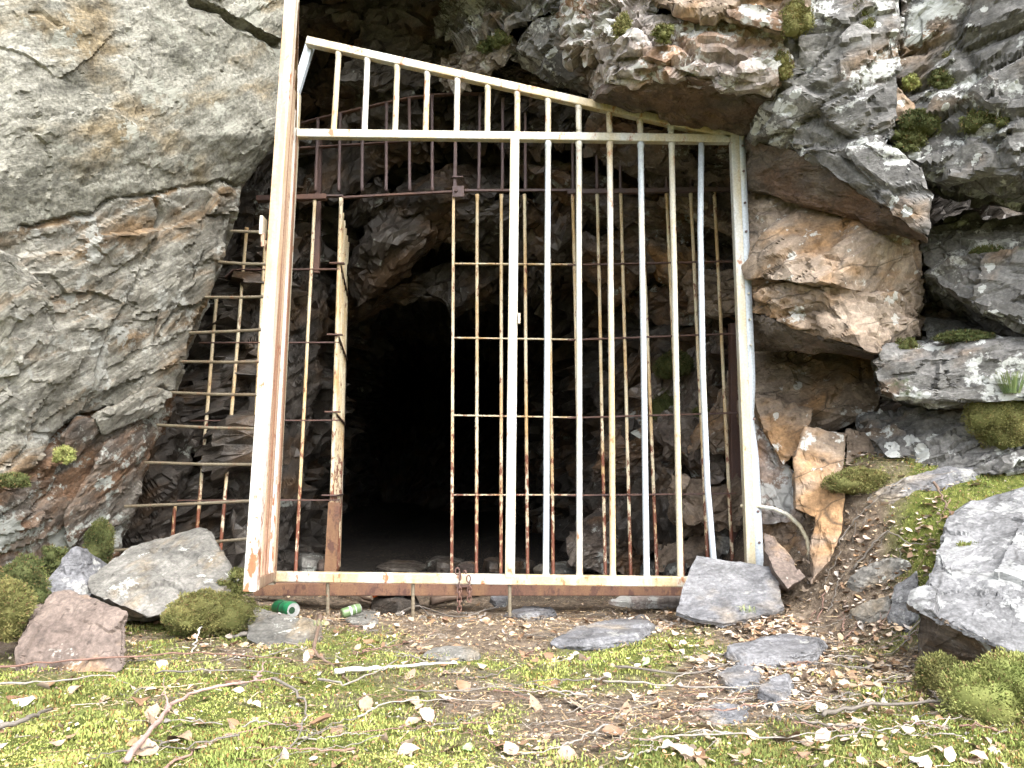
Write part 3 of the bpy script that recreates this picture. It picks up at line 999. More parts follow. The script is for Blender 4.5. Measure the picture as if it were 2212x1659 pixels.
    block([(1625, 856, 3.62), (1752, 884, 3.5), (1748, 922, 3.46), (1722, 985, 3.42), (1692, 1002, 3.44), (1650, 930, 3.5), (1630, 900, 4.1), (1740, 900, 4.1), (1640, 990, 4.0)], R_BROWN, amp=.018, cell=(.25, .25, .12), bed=-50, seed=70, fine=0.0044)
    block([(1625, 905, 3.62), (1660, 930, 3.56), (1700, 1005, 3.48), (1745, 1080, 3.40), (1740, 1130, 3.38), (1640, 1130, 3.5), (1625, 1000, 4), (1740, 1100, 4)], R_PINK, amp=.022, cell=(.3, .25, .1), bed=-60, seed=71, fine=0.0044)
    block([(1738, 918, 3.32), (1830, 936, 3.27), (1824, 1000, 3.22), (1802, 1070, 3.17), (1775, 1125, 3.14), (1716, 1100, 3.22), (1714, 1000, 3.27), (1730, 940, 3.8), (1820, 960, 3.8), (1730, 1090, 3.7)], R_BROWN, amp=.016, cell=(.25, .25, .2), bed=80, seed=72, fine=0.0039, rag=0.0056, soft=1)
    block([(1832, 930, 3.4), (1882, 946, 3.34), (1910, 1014, 3.27), (1870, 1030, 3.2), (1824, 1022, 3.24), (1840, 940, 3.9), (1900, 1000, 3.9)], R_BROWN, amp=.016, cell=(.2, .2, .2), bed=60, seed=73, fine=0.0039)
    block([(1868, 908, 3.42), (1995, 880, 3.24), (2100, 866, 3.08), (2400, 846, 2.85), (2400, 1000, 2.85), (2110, 1000, 3.0), (1960, 1040, 3.12), (1900, 1000, 3.3), (1880, 920, 4), (2400, 900, 4)], R_GREY, amp=.05, cell=(.35, .3, .1), bed=12, seed=74, fine=0.0088, rag=0.0105)
    block([(1868, 925, 3.3), (1930, 915, 3.22), (1975, 935, 3.16), (1968, 985, 3.12), (1925, 990, 3.14), (1890, 958, 3.22), (1880, 940, 3.6), (1960, 960, 3.6)], R_GREY, amp=.02, cell=(.12, .12, .1), bed=20, seed=75, rag=0.0070)
    # thin edge stones at the head of the gully
    block([(1800, 1030, 3.2), (1824, 1060, 3.14), (1818, 1140, 3.08), (1790, 1215, 3.02), (1752, 1260, 3.02), (1750, 1190, 3.1), (1768, 1110, 3.16), (1790, 1060, 3.5), (1770, 1250, 3.4)], R_BROWN, amp=.01, cell=(.15, .15, .1), bed=70, seed=76, fine=0.0022)
    block([(1680, 1050, 3.6), (1740, 1070, 3.5), (1760, 1150, 3.4), (1740, 1200, 3.3), (1640, 1200, 3.5), (1640, 1080, 3.7), (1700, 1100, 4)], R_BROWN, amp=.03, cell=(.1, .1, .07), bed=10, seed=77, fine=0.0033)


def build_mouth():
    # brow of the cliff above the picture
    block([(560, -90, 3.35), (800, -70, 3.4), (1010, -80, 3.45), (560, -700, 2.9), (1300, -700, 2.8), (1300, -200, 3.3), (560, 30, 4.4), (1000, 20, 4.5), (560, -700, 5), (1300, -700, 5)], R_DARK, L=.05, amp=.08, cell=(.4, .4, .2), bed=20, seed=80)
    # roof lumps between the dark corner and the pale overhang
    block([(940, -120, 4.0), (1215, -120, 3.5), (1212, 20, 3.58), (1130, 40, 3.68), (1060, 70, 3.8), (985, 90, 3.95), (945, 60, 4.05), (950, -100, 5), (1210, -100, 5)], R_GREY, amp=.09, cell=(.2, .2, .12), bed=35, seed=81, fine=.028, rag=.03)
    block([(945, 150, 4.15), (1000, 80, 3.95), (1060, 72, 3.84), (1105, 95, 3.8), (1090, 120, 3.84), (1030, 118, 3.92), (985, 190, 4.1), (955, 190, 4.3), (1080, 120, 4.5)], R_PINK, amp=.05, cell=(.12, .12, .08), bed=40, seed=82, rag=.02)
    block([(1108, 100, 3.78), (1160, 40, 3.66), (1212, 30, 3.6), (1250, 120, 3.64), (1292, 205, 3.75), (1220, 190, 3.9), (1140, 160, 3.95), (1100, 130, 3.95), (1150, 60, 4.6), (1290, 200, 4.6)], R_GREY, amp=.03, cell=(.25, .25, .2), bed=55, seed=83, fine=.016)
    block([(985, 200, 4.3), (1080, 130, 4.1), (1240, 185, 4.0), (1290, 230, 4.0), (1280, 300, 4.2), (1150, 330, 4.4), (1010, 300, 4.5), (1000, 220, 5), (1280, 260, 5)], R_DARK, amp=.10, cell=(.22, .2, .12), bed=30, seed=84, fine=.028, rag=.03)
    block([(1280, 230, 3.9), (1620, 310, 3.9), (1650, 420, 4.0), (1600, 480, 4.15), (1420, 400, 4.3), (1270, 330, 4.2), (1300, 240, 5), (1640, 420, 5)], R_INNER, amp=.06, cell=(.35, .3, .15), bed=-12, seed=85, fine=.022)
    spec = [
        # x, y, distance, half sizes across/deep/high, bed angle, material
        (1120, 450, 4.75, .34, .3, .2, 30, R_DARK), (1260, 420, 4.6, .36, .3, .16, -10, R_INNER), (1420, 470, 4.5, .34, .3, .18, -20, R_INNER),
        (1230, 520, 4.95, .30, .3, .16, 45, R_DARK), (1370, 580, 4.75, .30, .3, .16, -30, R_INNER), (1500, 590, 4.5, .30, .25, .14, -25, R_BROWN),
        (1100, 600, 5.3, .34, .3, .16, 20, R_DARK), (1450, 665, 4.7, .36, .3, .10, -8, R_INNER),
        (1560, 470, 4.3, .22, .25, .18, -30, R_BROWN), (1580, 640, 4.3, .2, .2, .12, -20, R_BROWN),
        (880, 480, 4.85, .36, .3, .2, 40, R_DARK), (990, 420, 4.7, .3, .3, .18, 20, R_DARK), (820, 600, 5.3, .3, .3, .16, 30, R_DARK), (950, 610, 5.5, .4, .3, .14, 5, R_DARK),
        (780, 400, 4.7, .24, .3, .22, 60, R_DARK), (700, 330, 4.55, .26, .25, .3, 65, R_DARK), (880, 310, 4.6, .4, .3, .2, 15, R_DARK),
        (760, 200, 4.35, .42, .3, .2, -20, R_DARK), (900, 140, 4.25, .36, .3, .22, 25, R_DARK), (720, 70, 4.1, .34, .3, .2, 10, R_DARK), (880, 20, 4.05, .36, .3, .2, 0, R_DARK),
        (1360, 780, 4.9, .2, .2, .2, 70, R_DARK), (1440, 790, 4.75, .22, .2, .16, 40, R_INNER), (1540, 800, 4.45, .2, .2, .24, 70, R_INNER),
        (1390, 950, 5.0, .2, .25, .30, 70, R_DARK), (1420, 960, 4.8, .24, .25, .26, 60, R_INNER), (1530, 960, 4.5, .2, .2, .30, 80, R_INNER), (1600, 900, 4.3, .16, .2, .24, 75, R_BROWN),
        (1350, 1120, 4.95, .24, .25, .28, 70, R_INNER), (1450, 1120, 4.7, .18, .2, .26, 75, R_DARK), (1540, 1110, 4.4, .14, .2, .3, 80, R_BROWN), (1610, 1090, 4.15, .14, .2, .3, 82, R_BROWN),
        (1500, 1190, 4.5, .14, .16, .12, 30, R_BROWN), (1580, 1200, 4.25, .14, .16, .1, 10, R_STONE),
    ]
    for k, (px, py, d, a, b, c, bed, mat) in enumerate(spec):
        c0 = P(px, py, d + b * .5)
        M = bedmat(bed, rng.uniform(-25, 25))
        pts = []
        for _ in range(9):
            q = rng.normal(size=3)
            q /= np.abs(q).max()
            pts.append(c0 + (q * rng.uniform(.85, 1.25) * np.array((a * 1.5, b, c * 1.15))) @ M)
        v, f = hull(pts)
        v, f = refine(v, f, .032)
        v = roughen(v, f, amp=.06, cell=(.24, .2, .08), bed=bed, seed=100 + k, fine=.016, rag=.02, soft=0)
        obj('rock_block', v, f, mat, parent=CLIFF, crisp=18)


build_left()
build_right()
build_mouth()

# ------------------------------------------------------------------ front gate of galvanised tube
YF = 3.40


def F(px, py, dy=0.0):
    return P(px, py, YF + dy)


def rod(p0, p1, r, n=12, bend=0.0, seed=0):
    """straight round bar with a very slight waviness"""
    rr = random.Random(seed)
    p0, p1 = np.asarray(p0), np.asarray(p1)
    pts = [p0]
    for i in range(1, 6):
        pts.append(p0 + (p1 - p0) * i / 6 + np.array((rr.uniform(-bend, bend), rr.uniform(-bend, bend), 0)))
    pts.append(p1)
    d = (p1 - p0) / np.linalg.norm(p1 - p0)
    # weld collars where the bar meets the rails
    off = .030
    pts = [p0, p0 + d * off, p0 + d * (off + .004)] + pts[1:-1] + [p1 - d * (off + .004), p1 - d * off, p1]
    rad = [r * 1.18, r * 1.14, r] + [r] * 5 + [r, r * 1.14, r * 1.18]
    return pipe(pts, rad, n)


def build_gate():
    base = F(1106, 1268)
    g = root('barred_gate', base, 'pale galvanised steel gate frame with sloping top and tubular bars before the cave', 'gate')
    T = .041
    fy = (0, 1, 0)

    def part(name, geo, mat, par=g, sm=False):
        return obj(name, geo[0], geo[1], mat, parent=par, smooth_shade=sm)

    part('top_rail', section_bar(F(664, 90), F(1604, 300), T, T, up=(0, 1, 0), seg=1), M_GALVC)
    part('corner_strut', section_bar(F(674, 86, .045), F(634, 214, .02), T, T * .9, up=fy), M_GALVB)
    part('transom', section_bar(F(644, 290), F(1574, 302), T, T, up=fy), M_GALV)
    part('bottom_rail', section_bar(F(586, 1245), F(1612, 1258), T * 1.08, T * 1.05, up=fy), M_GALVC)
    part('mullion', section_bar(F(1112, 301, -.002), F(1101.5, 1246, -.002), T * 1.08, T * 1.08, up=fy), M_GALV)
    post = part('post', section_bar(F(640, 205, .01), F(584, 1262, .01), T, T, up=fy), M_GALV)
    post2 = part('post', section_bar(F(1585.5, 296, -.001), F(1622, 1240, -.001), T * 1.05, T * 1.05, up=fy), M_GALV)
    # bolted flange of thin plate along the right post, crumpled towards the foot
    v, f = [], []
    rows = 46
    for i in range(rows + 1):
        t = i / rows
        y = 293 + t * (1238 - 293)
        xl = 1596 + (1633 - 1596) * t
        w = 13 + 5 * t
        bulge = 0.0
        if y > 790:
            bulge = .020 * math.sin((y - 790) / 95.0) * smooth(790, 850, y)
        narrow = 7 * math.exp(-((y - 905) / 55.0) ** 2)
        a = F(xl, y, -.022)
        b = F(xl + w - narrow, y + 1, -.022 + .006 + bulge)
        n_ = np.array((0, .0035, 0))
        v += [a, b, b + n_, a + n_]
    for i in range(rows):
        for k in range(4):
            f.append((i * 4 + k, i * 4 + (k + 1) % 4, (i + 1) * 4 + (k + 1) % 4, (i + 1) * 4 + k))
    f += [(3, 2, 1, 0), (rows * 4, rows * 4 + 1, rows * 4 + 2, rows * 4 + 3)]
    fl = part('flange', (v, f), M_GALVB, sm=True)
    for y in (315, 370, 438, 500, 578, 634, 690, 745, 905, 1105, 1172):
        t = (y - 293) / (1238 - 293)
        x = 1596 + 37 * t + (13 + 5 * t) * .55
        c = F(x, y, -.026)
        part('bolt', pipe([c, c + np.array((0, -.006, 0))], [.0065, .005], 8), M_RUSTP if y < 560 or y > 880 else M_GALV, par=fl)
    # upper bars
    top = lambda x: 90 + (x - 664) * 210 / 940.0
    for i, (a, b) in enumerate(((732, 720), (794, 787), (858.5, 853), (923.5, 919), (988.5, 986), (1054, 1052.5), (1117.5, 1117.5), (1184, 1184), (1250, 1250.5), (1316, 1317), (1382, 1383.5), (1449, 1450))):
        part('bar', rod(F(a, top(a) + 4), F(b, 293 + (b - 650) * .0129), .0143, seed=i, bend=.0006), M_LEAFPOST if i in (1, 4) else M_GALVC if i in (0, 3, 6, 10) else M_GALV, sm=True)
    # bars of the fixed panel
    for i, (a, b) in enumerate(((1184, 1179), (1250.5, 1251.5), (1317, 1324), (1384, 1397), (1450.5, 1470), (1515, 1541))):
        ym = 296 + (a - 650) * .0129
        yb = 1246 + (b - 590) * .0127
        if i == 5:
            geo = pipe([F(a, ym), F(1513, 500), F(1518, 800), F(1528, 1050), F(b, 1205), F(b + 6, 1256)], .0143, 12)
        else:
            geo = rod(F(a, ym), F(b, yb), .0143, seed=40 + i, bend=.0008)
        part('bar', geo, (M_GALVB, M_GALV, M_GALVC, M_GALVB, M_GALV, M_GALVB)[i], sm=True)
    # lock keeper on the mullion
    k = F(1111, 690, -.024)
    part('keeper', section_bar(k + np.array((.022, 0, .028)), k + np.array((.022, 0, -.02)), .012, .02, up=fy), M_GALVC)
    # feet of ribbed bar driven in under the bottom rail
    for x, y in ((708, 1330), (892, 1350), (1101, 1322)):
        part('foot', pipe([F(x, 1250), F(x, y + 10)], .0075, 9, .0012, .010), M_REBAR, sm=False)
    # ribbed bars that close the gap to the left wall
    for (xa, ya, xb, yb) in ((500, 499, 590, 500), (474, 566, 588, 571), (444, 642, 584, 640), (410, 719, 580, 710), (390, 781, 576, 781), (369, 848, 572, 853), (340, 918, 568, 927), (314, 999, 562, 1004), (270, 1094, 556, 1080), (240, 1190, 552, 1160)):
        da = .10 if xa > 400 else .16
        part('rebar', pipe([P(xa, ya, YF + da + .08), P((xa + xb) / 2, (ya + yb) / 2 + 1.5, YF + .06), P(xb + 26, yb, YF + .0)], .0068, 8, .0011, .0095), M_REBAR)

    # the leaf, swung out towards the camera and seen almost edge on
    HB, HT = P(586, 1250, 3.36), P(634, 294, 3.36)            # hinge side
    YL = 2.48
    FB, FT = P(543, 1262, YL), P(631.5, -30, YL)              # free side
    leaf = obj('gate_leaf', *section_bar(FB + np.array((0, 0, -.02)), FT, .0415, .0415, up=fy), M_LEAFPOST, parent=g)
    tag(leaf, 'open gate leaf swung out edge on, its upright white above and rust stained below')
    part('hinge_stile', section_bar(HB, HT, .036, .036, up=fy), M_LEAFBAR, par=leaf)
    part('leaf_rail', section_bar(FB + np.array((0, .02, 0)), HB + np.array((0, -.018, .01)), .04, .04), M_LEAFBAR, par=leaf)
    part('leaf_rail', section_bar(FT + np.array((0, .02, -.03)), HT + np.array((0, -.018, -.02)), .04, .04), M_LEAFBAR, par=leaf)
    for i in range(1, 7):
        t = i / 7.0
        part('leaf_bar', rod(FB + (HB - FB) * t, FT + (HT - FT) * t + np.array((0, 0, -.03)), .0143, seed=60 + i), M_LEAFBAR if i < 5 else M_LEAFPOST, par=leaf, sm=True)
    # lock case on the free edge
    c = P(577, 490, YL - .0)
    part('lock_plate', section_bar(c + np.array((-.014, -.0, .032)), c + np.array((-.014, 0, -.034)), .010, .05, up=fy), M_GALVC, par=leaf)
    part('lock_bolt', section_bar(c + np.array((-.009, -.012, -.03)), c + np.array((-.006, -.012, -.075)), .012, .012, up=fy), M_LEAFBAR, par=leaf)
    for t in (.12, .5, .86):
        q = HB + (HT - HB) * t
        part('hinge', pipe([q + np.array((-.012, .0, -.04)), q + np.array((-.012, .0, .04))], .011, 10), M_LEAFBAR, par=leaf, sm=True)
    return g


GATE = build_gate()


# ------------------------------------------------------------------ older rusty grille behind
YB = 4.20


def build_grille():
    base = P(1106, 1285, 4.0)
    g = root('rusty_grille', base, 'old rusted bar grille with open door and arched head, behind the pale gate', 'grille')
    fy = (0, 1, 0)

    def part(name, geo, mat, par=g, sm=False):
        return obj(name, geo[0], geo[1], mat, parent=par, smooth_shade=sm)

    def B(px, py, d=YB):
        return P(px, py, d)

    def YR(px):                          # the right section is set at an angle, nearer at its far end
        return YB - .16 * max(0.0, (px - 1240) / 350.0)

    # sill beam: a channel laid flat
    a, b = P(556, 1271, 3.72), P(1500, 1271, 3.72)
    up = np.array((0, 0, 1.0))
    sill = part('sill_beam', section_bar(a, b, .09, .058, up=(0, 0, 1), round_=.06), M_BEAM)
    part('sill_lug', section_bar(P(985, 1262, 3.66), P(1018, 1262, 3.66), .012, .03), M_RUST, par=sill)
    # long bars, left section and side panel
    bars = [
        ((680, 432), (637, 1262), M_RUSTBAR), ((573, 520), (533, 1262), M_RUSTBAR), ((533, 492), (470, 1262), M_RUSTBAR), ((468, 640), (418, 1240), M_RUSTBAR), ((388, 972), (366, 1240), M_RUSTBAR),
    ]
    for i, (p, q, m) in enumerate(bars):
        part('bar', rod(B(*p), B(*q), .0098, seed=70 + i, bend=.001), m, sm=True)
    for y, xl in ((582, 505), (740, 432), (908, 402), (1080, 325)):
        part('rail', section_bar(B(xl, y + 1), B(733, y), .024, .007, up=(0, 0, 1)), M_RUST)
    part('rail_end', section_bar(B(506, 583), B(487, 600), .03, .006), M_RUST)
    part('head_beam', section_bar(B(556, 430), B(706, 426), .045, .032), M_RUST)
    part('head_beam', section_bar(B(700, 424), B(742, 424), .035, .010), M_RUSTP)
    part('stanchion', section_bar(P(690, 300, 4.32), P(684, 590, 4.32), .034, .03, up=fy), M_RUST)
    part('stanchion', section_bar(P(1588, 700, 4.2), P(1592, 1230, 4.2), .07, .05, up=fy), M_RUST)
    # right-hand fixed section
    mid = [((980, 425), (976, 1250), 'flat'), ((1031, 420), (1029, 1255), ''), ((1083, 420), (1082, 1258), ''), ((1133, 420), (1140, 1255), ''), ((1187, 560), (1195, 1255), '')]
    for i, (p, q, k) in enumerate(mid):
        if k:
            part('edge_bar', section_bar(B(*p), B(*q), .016, .03, up=fy), M_RUSTBAR)
        else:
            part('bar', rod(B(*p), B(*q), .0098, seed=90 + i, bend=.001), M_RUSTBAR, sm=True)
    rt = [((1237, 418), (1256, 1258)), ((1290, 418), (1308, 1258)), ((1341, 418), (1363, 1258)), ((1386, 418), (1420, 1258)), ((1440, 418), (1476, 1250)), ((1492, 418), (1530, 1245)), ((1543, 416), (1584, 1245))]
    for i, (p, q) in enumerate(rt):
        part('bar', rod(B(*p, YR(p[0])), B(*q, YR(q[0])), .0098, seed=110 + i, bend=.001), M_RUSTBAR, sm=True)
    for y0, y1, y2 in ((570, 573, 565), (730, 735, 721), (897, 903, 892), (1069, 1070, 1066)):
        part('rail', section_bar(B(978, y0), B(1246, y1 - 1), .024, .008), M_RUSTBAR)
        part('rail', section_bar(B(1226, y1), B(1590, y2, YR(1590)), .024, .009), M_RUST)
    part('head_rail', section_bar(B(1003, 412), B(1240, 411), .02, .014), M_RUSTP)
    part('head_rail', section_bar(B(1226, 415), B(1400, 413, YR(1400)), .03, .028), M_RUSTP)
    part('head_rail', section_bar(B(1396, 412, YR(1396)), B(1580, 410, YR(1580)), .03, .026), M_RUSTP)
    part('head_rail', section_bar(B(738, 427), B(982, 414), .022, .012), M_RUST)
    # arched head with short bars
    arch = [(646, 268), (700, 254), (760, 240), (820, 226), (880, 213), (935, 206), (985, 203), (1050, 203), (1110, 206), (1180, 214), (1260, 228), (1345, 246)]
    pts = [B(x, y, YB + .02) for x, y in arch]
    geo = join([section_bar(p, q, .03, .008, up=(0, 0, 1)) for p, q in zip(pts, pts[1:])])
    part('arch_bar', geo, M_RUST)
    part('cross_bar', section_bar(B(640, 321, YB + .03), B(908, 304, YB + .25), .03, .008), M_RUST)
    for i, (x, yt, xb) in enumerate(((687, 258, 681), (735, 246, 732), (783, 234, 782), (835, 223, 834), (884, 213, 885), (933, 207, 934), (1037, 204, 1034), (1086, 206, 1085), (1135, 209, 1135), (1187, 215, 1187), (1237, 224, 1238), (1288, 234, 1290), (1338, 246, 1341), (1393, 300, 1391), (1440, 318, 1440), (1490, 345, 1494), (1546, 345, 1551))):
        part('upper_bar', rod(B(x, yt, YR(x)), B(xb, 413, YR(xb)), .0095, seed=130 + i, bend=.0008), M_RUSTP, sm=True)
    part('latch_post', section_bar(B(985, 203), B(983, 405), .02, .02, up=fy), M_RUSTP)
    part('latch_pin', section_bar(B(977, 382, YB - .02), B(1000, 382, YB - .02), .012, .008), M_RUSTP)
    lp = part('lock_plate', section_bar(B(990, 402, YB - .03), B(990, 425, YB - .03), .068, .008, up=fy), M_RUSTP)
    c = B(985, 412, YB - .036)
    part('bolt', pipe([c, c + np.array((0, -.012, 0))], [.011, .009], 6), M_RUST, par=lp)
    # the door of the grille, folded back into the cave and seen edge on
    HT, HB = B(737, 428, YB), B(711, 1262, YB)
    D = np.array((-.135, .84, 0.0))
    door = obj('grille_door', *rod(HT, HB, .012, seed=150), M_RUSTBAR, parent=g, smooth_shade=True)
    tag(door, 'rusted inner door folded back into the cave, its bars in line')
    for i in range(1, 6):
        q = D * i / 6.0
        part('door_bar', rod(HT + q + np.array((0, 0, -.04)), HB + q, .0098, seed=151 + i), M_RUSTBAR, par=door, sm=True)
    part('door_stile', section_bar(HT + D + np.array((0, 0, -.22)), HB + D, .012, .05, up=D), M_PLATE, par=door)
    part('kick_plate', section_bar(B(722, 1085, YB - .025), B(712, 1262, YB - .025), .066, .008, up=fy), M_BEAM, par=door)
    for t in (.185, .375, .575, .785):
        q = HT + (HB - HT) * t
        part('door_rail', section_bar(q, q + D, .03, .008), M_RUST, par=door)
        part('hinge_lug', section_bar(q + np.array((-.05, -.016, .008)), q + np.array((.035, -.016, .008)), .03, .008), M_RUST, par=door)
    return g


GRILLE = build_grille()


# ------------------------------------------------------------------ chain, bent bar, stub
def chain_link(c, turn, L=.030, W=.018, r=.0032):
    pts = []
    for k in range(17):
        a = 2 * math.pi * k / 16
        x = math.cos(a) * W / 2
        z = math.sin(a) * (L / 2 - W / 2 + W / 2)
        pts.append(c + np.array((x * math.cos(turn), x * math.sin(turn), z)))
    return pipe(pts, r, 7)


def build_chain():
    top = P(992, 1240, 3.37)
    g = root('rusty_chain', P(992, 1322, 3.37), 'rusty chain hanging in two short strands over the gate bottom rail', 'chain')
    n = 0
    for (px, y0, y1, lim) in ((992, 1262, 1322, 6), (1014, 1262, 1300, 4)):
        a, b = P(px, y0, 3.365), P(px, y1, 3.365)
        for i in range(lim):
            c = a + (b - a) * (i + .3) / lim
            obj('link', *chain_link(c, .3 if i % 2 else 1.7), M_RUST, parent=g, smooth_shade=True)
    for i, (px, py) in enumerate(((988, 1234), (994, 1246), (1004, 1240), (1012, 1250))):
        obj('link', *chain_link(P(px, py, 3.35 if i != 2 else 3.40), .2 + 1.1 * i), M_RUST, parent=g, smooth_shade=True)


build_chain()
bar = [(1600, 1092, 3.42), (1640, 1094, 3.38), (1672, 1099, 3.34), (1702, 1112, 3.30), (1728, 1136, 3.27), (1744, 1166, 3.25), (1748, 1190, 3.24), (1744, 1220, 3.23), (1738, 1262, 3.22)]
v, f = pipe([P(*p) for p in bar], .0082, 10, .0014, .010)
tag(obj('bent_rebar', v, f, M_GALV), 'pale ribbed steel bar bent over into the ground beside the right gate post', 'steel bar')
v, f = pipe([P(1606, 566, 3.42), P(1650, 598, 3.32)], .0085, 9, .0013, .0095)
tag(obj('rebar_stub', v, f, M_REBAR), 'short ribbed bar stub sticking out of the brown rock by the post', 'steel bar')

# ------------------------------------------------------------------ loose rocks
def rock(name, pts, mat, label, L=.016, cat='rock', under=None, **kw):
    kw.setdefault('soft', 0)
    kw.setdefault('small', .3)
    v, f = hull([P(*p) for p in pts])
    v, f = refine(v, f, L)
    n = np.cross(v[f[:, 1]] - v[f[:, 0]], v[f[:, 2]] - v[f[:, 0]])
    n /= np.linalg.norm(n, axis=1, keepdims=True) + 1e-12
    v = roughen(v, f, **kw)
    o = obj(name, v, f, mat, crisp=28)
    if under is not None:                     # undercut split faces get a browner rock, the overhang's shade put into colour
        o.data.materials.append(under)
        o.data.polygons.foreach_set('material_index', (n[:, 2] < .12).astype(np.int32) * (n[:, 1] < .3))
    return tag(o, label, cat)


R_SPLIT_SHADE = rock_mat('shade_browned_split_rock', (.045, .036, .03), (.10, .08, .062), (.19, .165, .14), stain=(.10, .06, .03), stain_at=.56, lichen=.70, lichen_col=(.3, .3, .28), bed=-30, stretch=8, streak=.9, seed=14, bump=.6)
rock('grey_rock', [(198, 1275, 2.82), (315, 1332, 2.76), (430, 1316, 2.82), (522, 1262, 3.0), (191, 1249, 2.92), (286, 1183, 3.16), (370, 1161, 3.26), (420, 1146, 3.28), (440, 1142, 3.28), (456, 1158, 3.3), (480, 1212, 3.24), (510, 1245, 3.12), (250, 1345, 3.1), (480, 1335, 3.1), (440, 1250, 3.5), (300, 1250, 3.4)], R_STONE,
     'large pale grey slab rock with lichen spots and a pointed top, left of the gate', amp=.02, cell=(.34, .34, .12), bed=-12, seed=201, fine=.012, rag=.008)
rock('dark_rock', [(93, 1267, 2.86), (136, 1208, 2.92), (161, 1186, 2.94), (194, 1194, 2.98), (235, 1223, 3.06), (191, 1290, 2.86), (93, 1310, 2.8), (230, 1300, 3.0), (150, 1230, 3.3), (210, 1260, 3.3)], R_SLATE,
     'dark grey peaked rock wedged behind the brown rock at the foot of the left wall', amp=.02, cell=(.16, .16, .1), bed=35, seed=202, fine=.01)
rock('brown_rock', [(35, 1383, 2.36), (62, 1333, 2.44), (110, 1275, 2.52), (150, 1272, 2.54), (187, 1279, 2.54), (224, 1322, 2.46), (273, 1324, 2.44), (272, 1440, 2.36), (205, 1470, 2.32), (90, 1470, 2.32), (35, 1455, 2.34), (120, 1300, 2.8), (250, 1340, 2.75), (60, 1400, 2.7)], R_STONEP,
     'pinkish brown angular rock, nearest of the three rocks at the lower left', amp=.022, cell=(.24, .24, .16), bed=60, seed=203, fine=.012, rag=.008)
rock('low_rock', [(533, 1308, 3.0), (600, 1328, 2.92), (689, 1350, 2.84), (684, 1395, 2.72), (571, 1405, 2.64), (535, 1380, 2.7), (545, 1312, 3.12), (690, 1352, 2.98), (620, 1400, 2.9)], R_STONE,
     'low grey wedge of rock in front of the green can', amp=.014, cell=(.16, .16, .06), bed=-15, seed=204, fine=.01)
def plate(outline, three, thick, mat, label, name, seed):
    a, b, c = (P(*q) for q in three)
    n = np.cross(b - a, c - a)
    n /= np.linalg.norm(n)
    if n @ (CAM - a) < 0:
        n = -n
    pts = []
    for x, y in outline:
        r = P(x, y, 1.0) - CAM
        p = CAM + r * ((a - CAM) @ n) / (r @ n)
        pts += [p, p - n * thick]
    v, f = hull(pts)
    v, f = refine(v, f, .014)
    v = roughen(v, f, amp=.004, cell=(.25, .25, .03), bed=0, seed=seed, fine=.004, rag=.007, soft=0)
    return tag(obj(name, v, f, mat, crisp=25), label, 'stone')


plate([(1505, 1200), (1560, 1212), (1672, 1227), (1682, 1262), (1694, 1312), (1640, 1330), (1560, 1346), (1515, 1340), (1460, 1322), (1478, 1262)], ((1505, 1200, 3.3), (1692, 1300, 2.96), (1462, 1311, 2.98)), .018, R_SLATE,
      'flat blue-grey slate slab leaning on the lower right corner of the gate', 'slate_slab', 205)
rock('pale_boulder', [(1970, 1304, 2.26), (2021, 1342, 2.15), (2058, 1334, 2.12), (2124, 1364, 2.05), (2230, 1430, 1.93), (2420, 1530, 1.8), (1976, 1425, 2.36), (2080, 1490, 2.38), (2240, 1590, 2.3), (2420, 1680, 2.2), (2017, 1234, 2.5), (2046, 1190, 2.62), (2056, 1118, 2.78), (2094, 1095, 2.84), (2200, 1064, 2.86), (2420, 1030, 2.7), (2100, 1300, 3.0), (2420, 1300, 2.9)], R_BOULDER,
     'big pale lichened boulder with a dark split front at the right edge', L=.018, under=R_SPLIT_SHADE, amp=.035, cell=(.5, .45, .2), bed=28, seed=206, fine=.010, rag=.008)
rock('leaning_stone', [(1652, 1150, 3.3), (1676, 1160, 3.26), (1712, 1206, 3.16), (1738, 1246, 3.06), (1702, 1272, 3.0), (1672, 1232, 3.08), (1652, 1190, 3.2), (1650, 1260, 3.3), (1700, 1280, 3.3)], R_STONEP,
     'brown stone plate tilted on edge between right gate post and bent bar', amp=.008, cell=(.12, .12, .06), bed=-45, seed=207, fine=.006)


def flat_stone(outline, h, mat, label, seed, sink=.03, group=None, tiltz=0.0, name='flat_stone'):
    top, low = [], []
    g = np.array([G(*p) for p in outline])
    c = g.mean(0)
    r2 = np.random.default_rng(seed)
    pts = []
    for p in g:
        e = h * r2.uniform(.75, 1.15)
        pts.append(p + (c - p) * .10 + np.array((0, 0, e)))
        pts.append(p + np.array((0, 0, e * .45)))
        pts.append(p + (c - p) * .05 + np.array((0, 0, -sink)))
    v, f = hull(pts)
    v, f = refine(v, f, .014)
    v = roughen(v, f, amp=.006, cell=(.1, .1, .03), bed=0, seed=seed, fine=.008, rag=.006, soft=1)
    return tag(obj(name, v, f, mat, crisp=18), label, 'stone', group)


